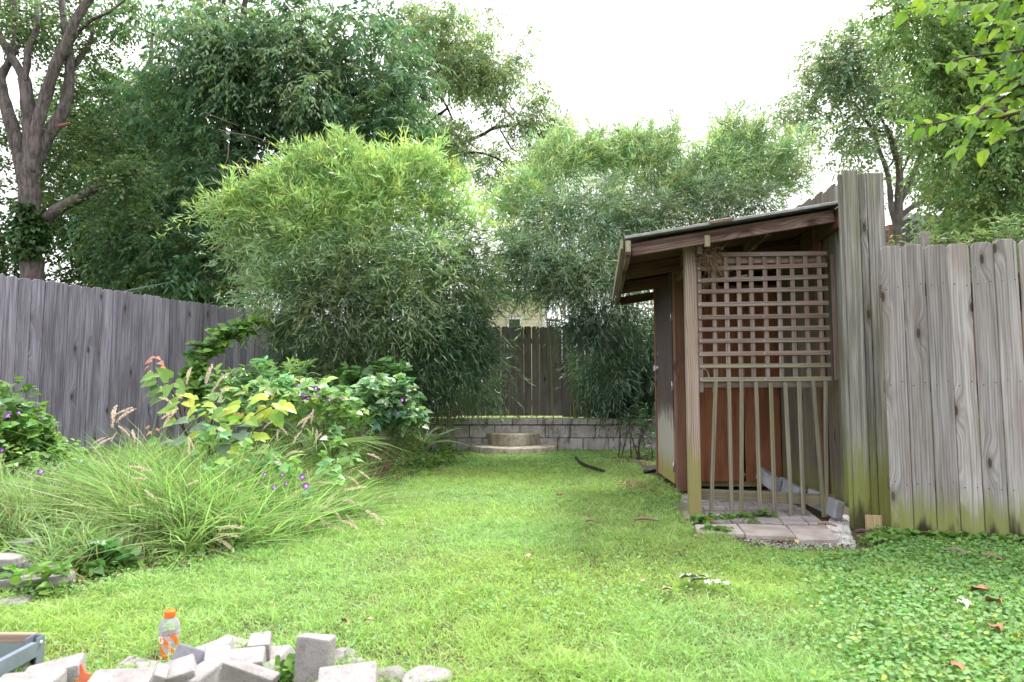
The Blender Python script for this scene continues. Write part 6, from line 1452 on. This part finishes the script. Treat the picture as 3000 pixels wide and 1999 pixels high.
shrub('clover_tuft', 'bright scalloped weed growing between the standing block and the paver heap', 2.36, [(825, 1970, 0, .035), (850, 1975, 0, .035), (805, 1985, 0, .03), (860, 1950, .05, .025), (840, 1995, 0, .03)], (0.16, 0.30, 0.08), 108, 9000, 0.026, 0.026, 'round', 0, None, 'leaf', 0.02, 3)
shrub('buddleia_shrub', 'narrow leaved pale shrub poking above the right fence', 5.6, [(2960, 690, 0, .1), (2920, 700, 0, .1), (2990, 670, 0, .1), (2880, 712, 0, .09), (2840, 722, 0, .08), (2800, 716, 0, .06), (2760, 722, 0, .06), (2740, 715, 0, .04), (3020, 700, 0, .15), (2940, 650, 0, .05), (2945, 720, 0, .1), (2650, 715, .5, .06), (2665, 705, .5, .03)],
      (0.24, 0.33, 0.17), 109, 900, 0.075, 0.016, 'rhomb', 6, P(2950, 700, 5.6).x, 'leaf', 0.1, 6, 0.7, 'stem_green')
# strap leaved clumps
def straps(label, Y, base_uv, n, L0, L1, seed, w=0.022, up=1.0, side=0.5, col=(0.19, 0.28, 0.11)):
    rg = np.random.default_rng(seed); b = P(base_uv[0], base_uv[1], Y)
    t = thing('strap_leaf_plant', label, 'plant', (b.x, b.y, b.z))
    for k in range(n):
        a = rg.uniform(0, 6.28); d = np.array([[math.cos(a) * side + 0.25, math.sin(a) * side * .7, up * rg.uniform(.6, 1.1)]])
        me = leaf_mesh('leaf', 'long', np.zeros((1, 3)), d, np.array([[0.2, -1.0, .3]]), np.array([rg.uniform(L0, L1)]), np.array([w * rg.uniform(.7, 1.2)]), np.array([col]) * rg.uniform(.8, 1.3), np.array([[d[0, 0] * .4, 0, -rg.uniform(.2, .95)]]))
        mesh_obj('leaf', me, M['leaf'], t, (rg.uniform(-.03, .03), rg.uniform(-.03, .03), 0))
straps('strap leaved iris clump arching right in the middle of the bed', 5.9, (925, 1330), 24, 0.5, 0.85, 110, side=0.75)
straps('small strap leaved plant in front of the left end of the block wall', 9.0, (1240, 1310), 12, 0.4, 0.75, 111, w=0.03, side=0.6)

# ------------------------------------------------------------------ lawn
RIGHT_Y = [0, 4.0, 4.3, 4.6, 4.9, 6.0, 9, 12]; RIGHT_X = [4.4, 4.4, 3.5, 2.75, 2.45, 2.5, 2.9, 3.2]
patio_poly = [CG(270, 300), CG(330, 420), CG(430, 670), CG(880, 690), CG(1340, 715), CG(1760, 735), CG(2100, 640), (2.6, 6.6), (2.6, 9), (1.62, 9), (1.60, 6.7)]
soil_poly = [CG(700, 670), CG(900, 790), CG(1400, 850), CG(1950, 860), CG(2330, 740), CG(2200, 640), CG(1800, 640)]
def near(y): return 0.80 * y + 0.35
def scatter(rg, n, y0, y1, pw):
    """points over the yard, thinner with distance"""
    u = rg.uniform(0, 1, n); y = (y0 ** pw + u * (y1 ** pw - y0 ** pw)) ** (1 / pw)
    x = rg.uniform(-1, 1, n) * near(y); return x, y
def lawn_mask(rg, x, y, soft=0.12):
    rx_ = np.interp(y, RIGHT_Y, RIGHT_X); ok = (x < rx_ - 0.02)
    b = bed_in(x, y) + (vnoise(x, y, 3.0, 5) - 0.5) * 0.25; ok &= b < rg.uniform(0, soft, len(x))
    ok &= ~in_poly(x, y, patio_poly)
    ok &= ~(in_poly(x, y, soil_poly) & (rg.uniform(0, 1, len(x)) < 0.97))
    dx, dy = x - 0.02, (y - 11.0) / 1.3; ok &= (dx * dx + dy * dy) > 0.53
    ok &= y < 10.95
    ok &= ~((y < 2.60) & (x > -1.32) & (x < -0.62) & (rg.uniform(0, 1, len(x)) < 0.75))
    lit = np.clip(1 - np.hypot((x - 1.75) / 1.1, (y - 9.6) / 1.5), 0, 1); ok &= rg.uniform(0, 1, len(x)) > lit * 1.1
    lit2 = np.clip(1 - np.hypot((x - 1.3) / 0.5, (y - 7.1) / 1.2), 0, 1); ok &= rg.uniform(0, 1, len(x)) > lit2 * 1.0
    lf = (x < -0.8) & (y > 8.6) & (x < -0.75 - 0.0 * y); ok &= ~lf | (rg.uniform(0, 1, len(x)) < 0.4)
    return ok
rg = np.random.default_rng(120)
x, y = scatter(rg, 900000, 1.5, 11.0, 1.15); ok = lawn_mask(rg, x, y)
dn_ = vnoise(x, y, 1.3, 7) * .5 + vnoise(x, y, 5.0, 8) * .5; ok &= rg.uniform(0, 1, len(x)) < 0.35 + dn_ * 1.1
ok &= rg.uniform(0, 1, len(x)) > 0.6 * np.clip((x - (0.34 * y + 0.5)) / 0.8, 0, 1) * (y < 4.7)
x = x[ok]; y = y[ok]; n = len(x); print('blades', n)
tuft = vnoise(x, y, 9.0, 21); hgt = (0.026 + 0.05 * tuft ** 1.5) * rg.uniform(0.6, 1.3, n) * (0.8 + 0.5 * vnoise(x, y, .8, 22))
B = np.stack([x, y, gz(x, y) - 0.003], 1); D = norm(rg.normal(size=(n, 3)) * 0.42 + np.array([0, 0, 1.0]))
C = np.array([0.38, 0.55, 0.18])[None, :] * rg.uniform(0.6, 1.45, (n, 1)); hs = (vnoise(x, y, 1.1, 30) - 0.5)[:, None]
C = C * np.concatenate([1 + hs * 0.22, 1 + hs * 0.05, 1 - hs * 0.3], 1)
dry = rg.uniform(0, 1, n) < 0.05 + 0.10 * (vnoise(x, y, 2.0, 31) > 0.72); C[dry] = np.array([0.38, 0.33, 0.17]) * rg.uniform(.7, 1.2, (int(dry.sum()), 1))
bd = rg.normal(size=(n, 3)) * 0.5; bd[:, 2] = -rg.uniform(0.1, 0.6, n)
lo = leaf_obj('lawn_grass', 'grass', (B, D, norm(np.cross(D, rg.normal(size=(n, 3)))), hgt * 1.25, 0.0030 + 0.0004 * y, C, bd), M['grass'])
tag(lo, 'bright uneven lawn grass over the middle of the yard', 'grass')
# ground ivy and clover
x, y = scatter(rg, 620000, 1.6, 11.2, 1.25); ok = lawn_mask(rg, x, y, 0.5)
w = np.clip((x - (0.26 * y + 0.35)) / 0.7, 0, 1) * (y < 5.2) + 0.14 * np.clip((vnoise(x, y, 1.6, 40) - 0.6) * 4, 0, 1) + 0.035 + 0.5 * np.clip(1 - np.abs(bed_in(x, y)) / 0.35, 0, 1) + 0.45 * ((y > 8.6)) + 0.5 * np.clip(1 - np.hypot(x - 1.25, (y - 6.2) / 2) / .45, 0, 1)
ok &= rg.uniform(0, 1, len(x)) < np.clip(w, 0, 1) * (0.5 + .8 * vnoise(x, y, 7, 41)); x = x[ok]; y = y[ok]; n = len(x); print('ivy', n)
B = np.stack([x, y, gz(x, y) + rg.uniform(0.012, 0.05, n)], 1); a = rg.uniform(0, 6.28, n)
D = np.stack([np.cos(a), np.sin(a), rg.normal(size=n) * 0.25], 1); Nn = np.array([0, 0, 1.0]) + rg.normal(size=(n, 3)) * 0.5
C = np.array([0.19, 0.35, 0.12])[None, :] * rg.uniform(0.82, 1.2, (n, 1)) * (1 + rg.normal(size=(n, 3)) * 0.08); sz = rg.uniform(0.012, 0.024, n) * np.where(x > 0.3 * y + .4, 1.0, 0.75)
yl = rg.uniform(0, 1, n) < 0.03; C[yl] = np.array([0.4, 0.48, 0.08])
io = leaf_obj('ground_ivy', 'round', (B, D, Nn, sz, sz * 0.95, C), M['ivy']); tag(io, 'round leaved ground ivy and clover through the lawn and along the fence', 'ground cover')
# weeds and litter over the bed
x = rg.uniform(-6, -0.8, 60000); y = rg.uniform(3.2, 10.9, 60000); b = bed_in(x, y)
ok = (b > 0.02) & (x > -0.78 * y - .5) & (y > 3.35) & ((x - FL0.x) * left_dir.y - (y - FL0.y) * left_dir.x > 0.03); x = x[ok]; y = y[ok]; n = len(x)
B = np.stack([x, y, gz(x, y) + rg.uniform(0.0, 0.10, n) * (vnoise(x, y, 3, 50))], 1); D = rg.normal(size=(n, 3)) + np.array([0, 0, .6])
C = np.array([0.2, 0.33, 0.09])[None, :] * rg.uniform(0.6, 1.5, (n, 1)); st_ = rg.uniform(0, 1, n) < 0.2; C[st_] = np.array([0.3, 0.22, 0.13])
bo = leaf_obj('bed_weeds', 'ovate', (B, D, rg.normal(size=(n, 3)) + np.array([0, 0, 1.0]), rg.uniform(0.02, 0.06, n), rg.uniform(0.008, 0.03, n), C), M['leaf']); tag(bo, 'low mixed weeds covering the soil of the planting bed', 'weeds')
# dry litter: straw, chips
lx_ = []
for (cx, cy, sx, sy, k) in ((1.75, 9.4, .8, 1.1, 1500), (1.35, 7.0, .3, .9, 700), (-2.55, 3.75, .5, .25, 900), (-1.1, 8.6, .35, .8, 500), (2.2, 4.75, .6, .12, 700), (1.9, 4.5, 1.2, .1, 100)):
    lx_.append(np.stack([rg.normal(cx, sx * .6, k), rg.normal(cy, sy * .6, k)], 1))
q = np.concatenate(lx_); q = q[~in_poly(q[:, 0], q[:, 1], patio_poly)]; n = len(q)
B = np.stack([q[:, 0], q[:, 1], gz(q[:, 0], q[:, 1]) + rg.uniform(0.004, 0.02, n)], 1); a = rg.uniform(0, 6.28, n)
C = np.array([0.33, 0.23, 0.16])[None, :] * rg.uniform(0.4, 1.6, (n, 1))
wo_ = leaf_obj('dry_litter', 'blade4', (B, np.stack([np.cos(a), np.sin(a), rg.normal(size=n) * .2], 1), rg.normal(size=(n, 3)) * .4 + np.array([0, 0, 1.0]), rg.uniform(0.02, 0.07, n), rg.uniform(0.004, 0.018, n), C), M['dry']); tag(wo_, 'dry brown leaf and straw litter on the bare soil patches', 'leaf litter')
# weeds rooted in joints of the patio, along walls, fence feet
pts = []
for (a, b, k, r) in ((CG(420, 560), CG(530, 560), 60, .03), (CG(560, 540), CG(1050, 510), 60, .015), (CG(1050, 510), CG(1130, 520), 30, .03), (CG(530, 650), CG(730, 665), 80, .02), ((A.x, A.y - .05), (Bp.x, Bp.y - .05), 420, .05), ((-0.75, 10.8), (-0.6, 10.2), 120, .1), ((0.45, 10.9), (0.75, 10.6), 100, .08), ((-0.9, 11.1), (0.9, 11.1), 90, .05), (CG(2000, 760), CG(2300, 720), 110, .05), (CG(700, 560), CG(1010, 565), 20, .01)):
    t = rg.uniform(0, 1, k); pts.append(np.stack([a[0] + (b[0] - a[0]) * t + rg.normal(size=k) * r, a[1] + (b[1] - a[1]) * t + rg.normal(size=k) * r, np.where(a[1] > 11, 0.56, 0.02) + rg.uniform(0.01, 0.05, k)], 1))
q = np.concatenate(pts); n = len(q); a = rg.uniform(0, 6.28, n); C = np.array([0.13, 0.26, 0.05])[None, :] * rg.uniform(0.6, 1.4, (n, 1)); sz = rg.uniform(0.025, 0.045, n)
jo = leaf_obj('joint_weeds', 'heart', (q, np.stack([np.cos(a), np.sin(a), rg.normal(size=n) * .3], 1), rg.normal(size=(n, 3)) * .35 + np.array([0, -.3, 1.0]), sz, sz, C), M['leaf']); tag(jo, 'small weeds in the paving joints and along the fence and wall feet', 'weeds')
print('leaf triangles', TRIS[0])
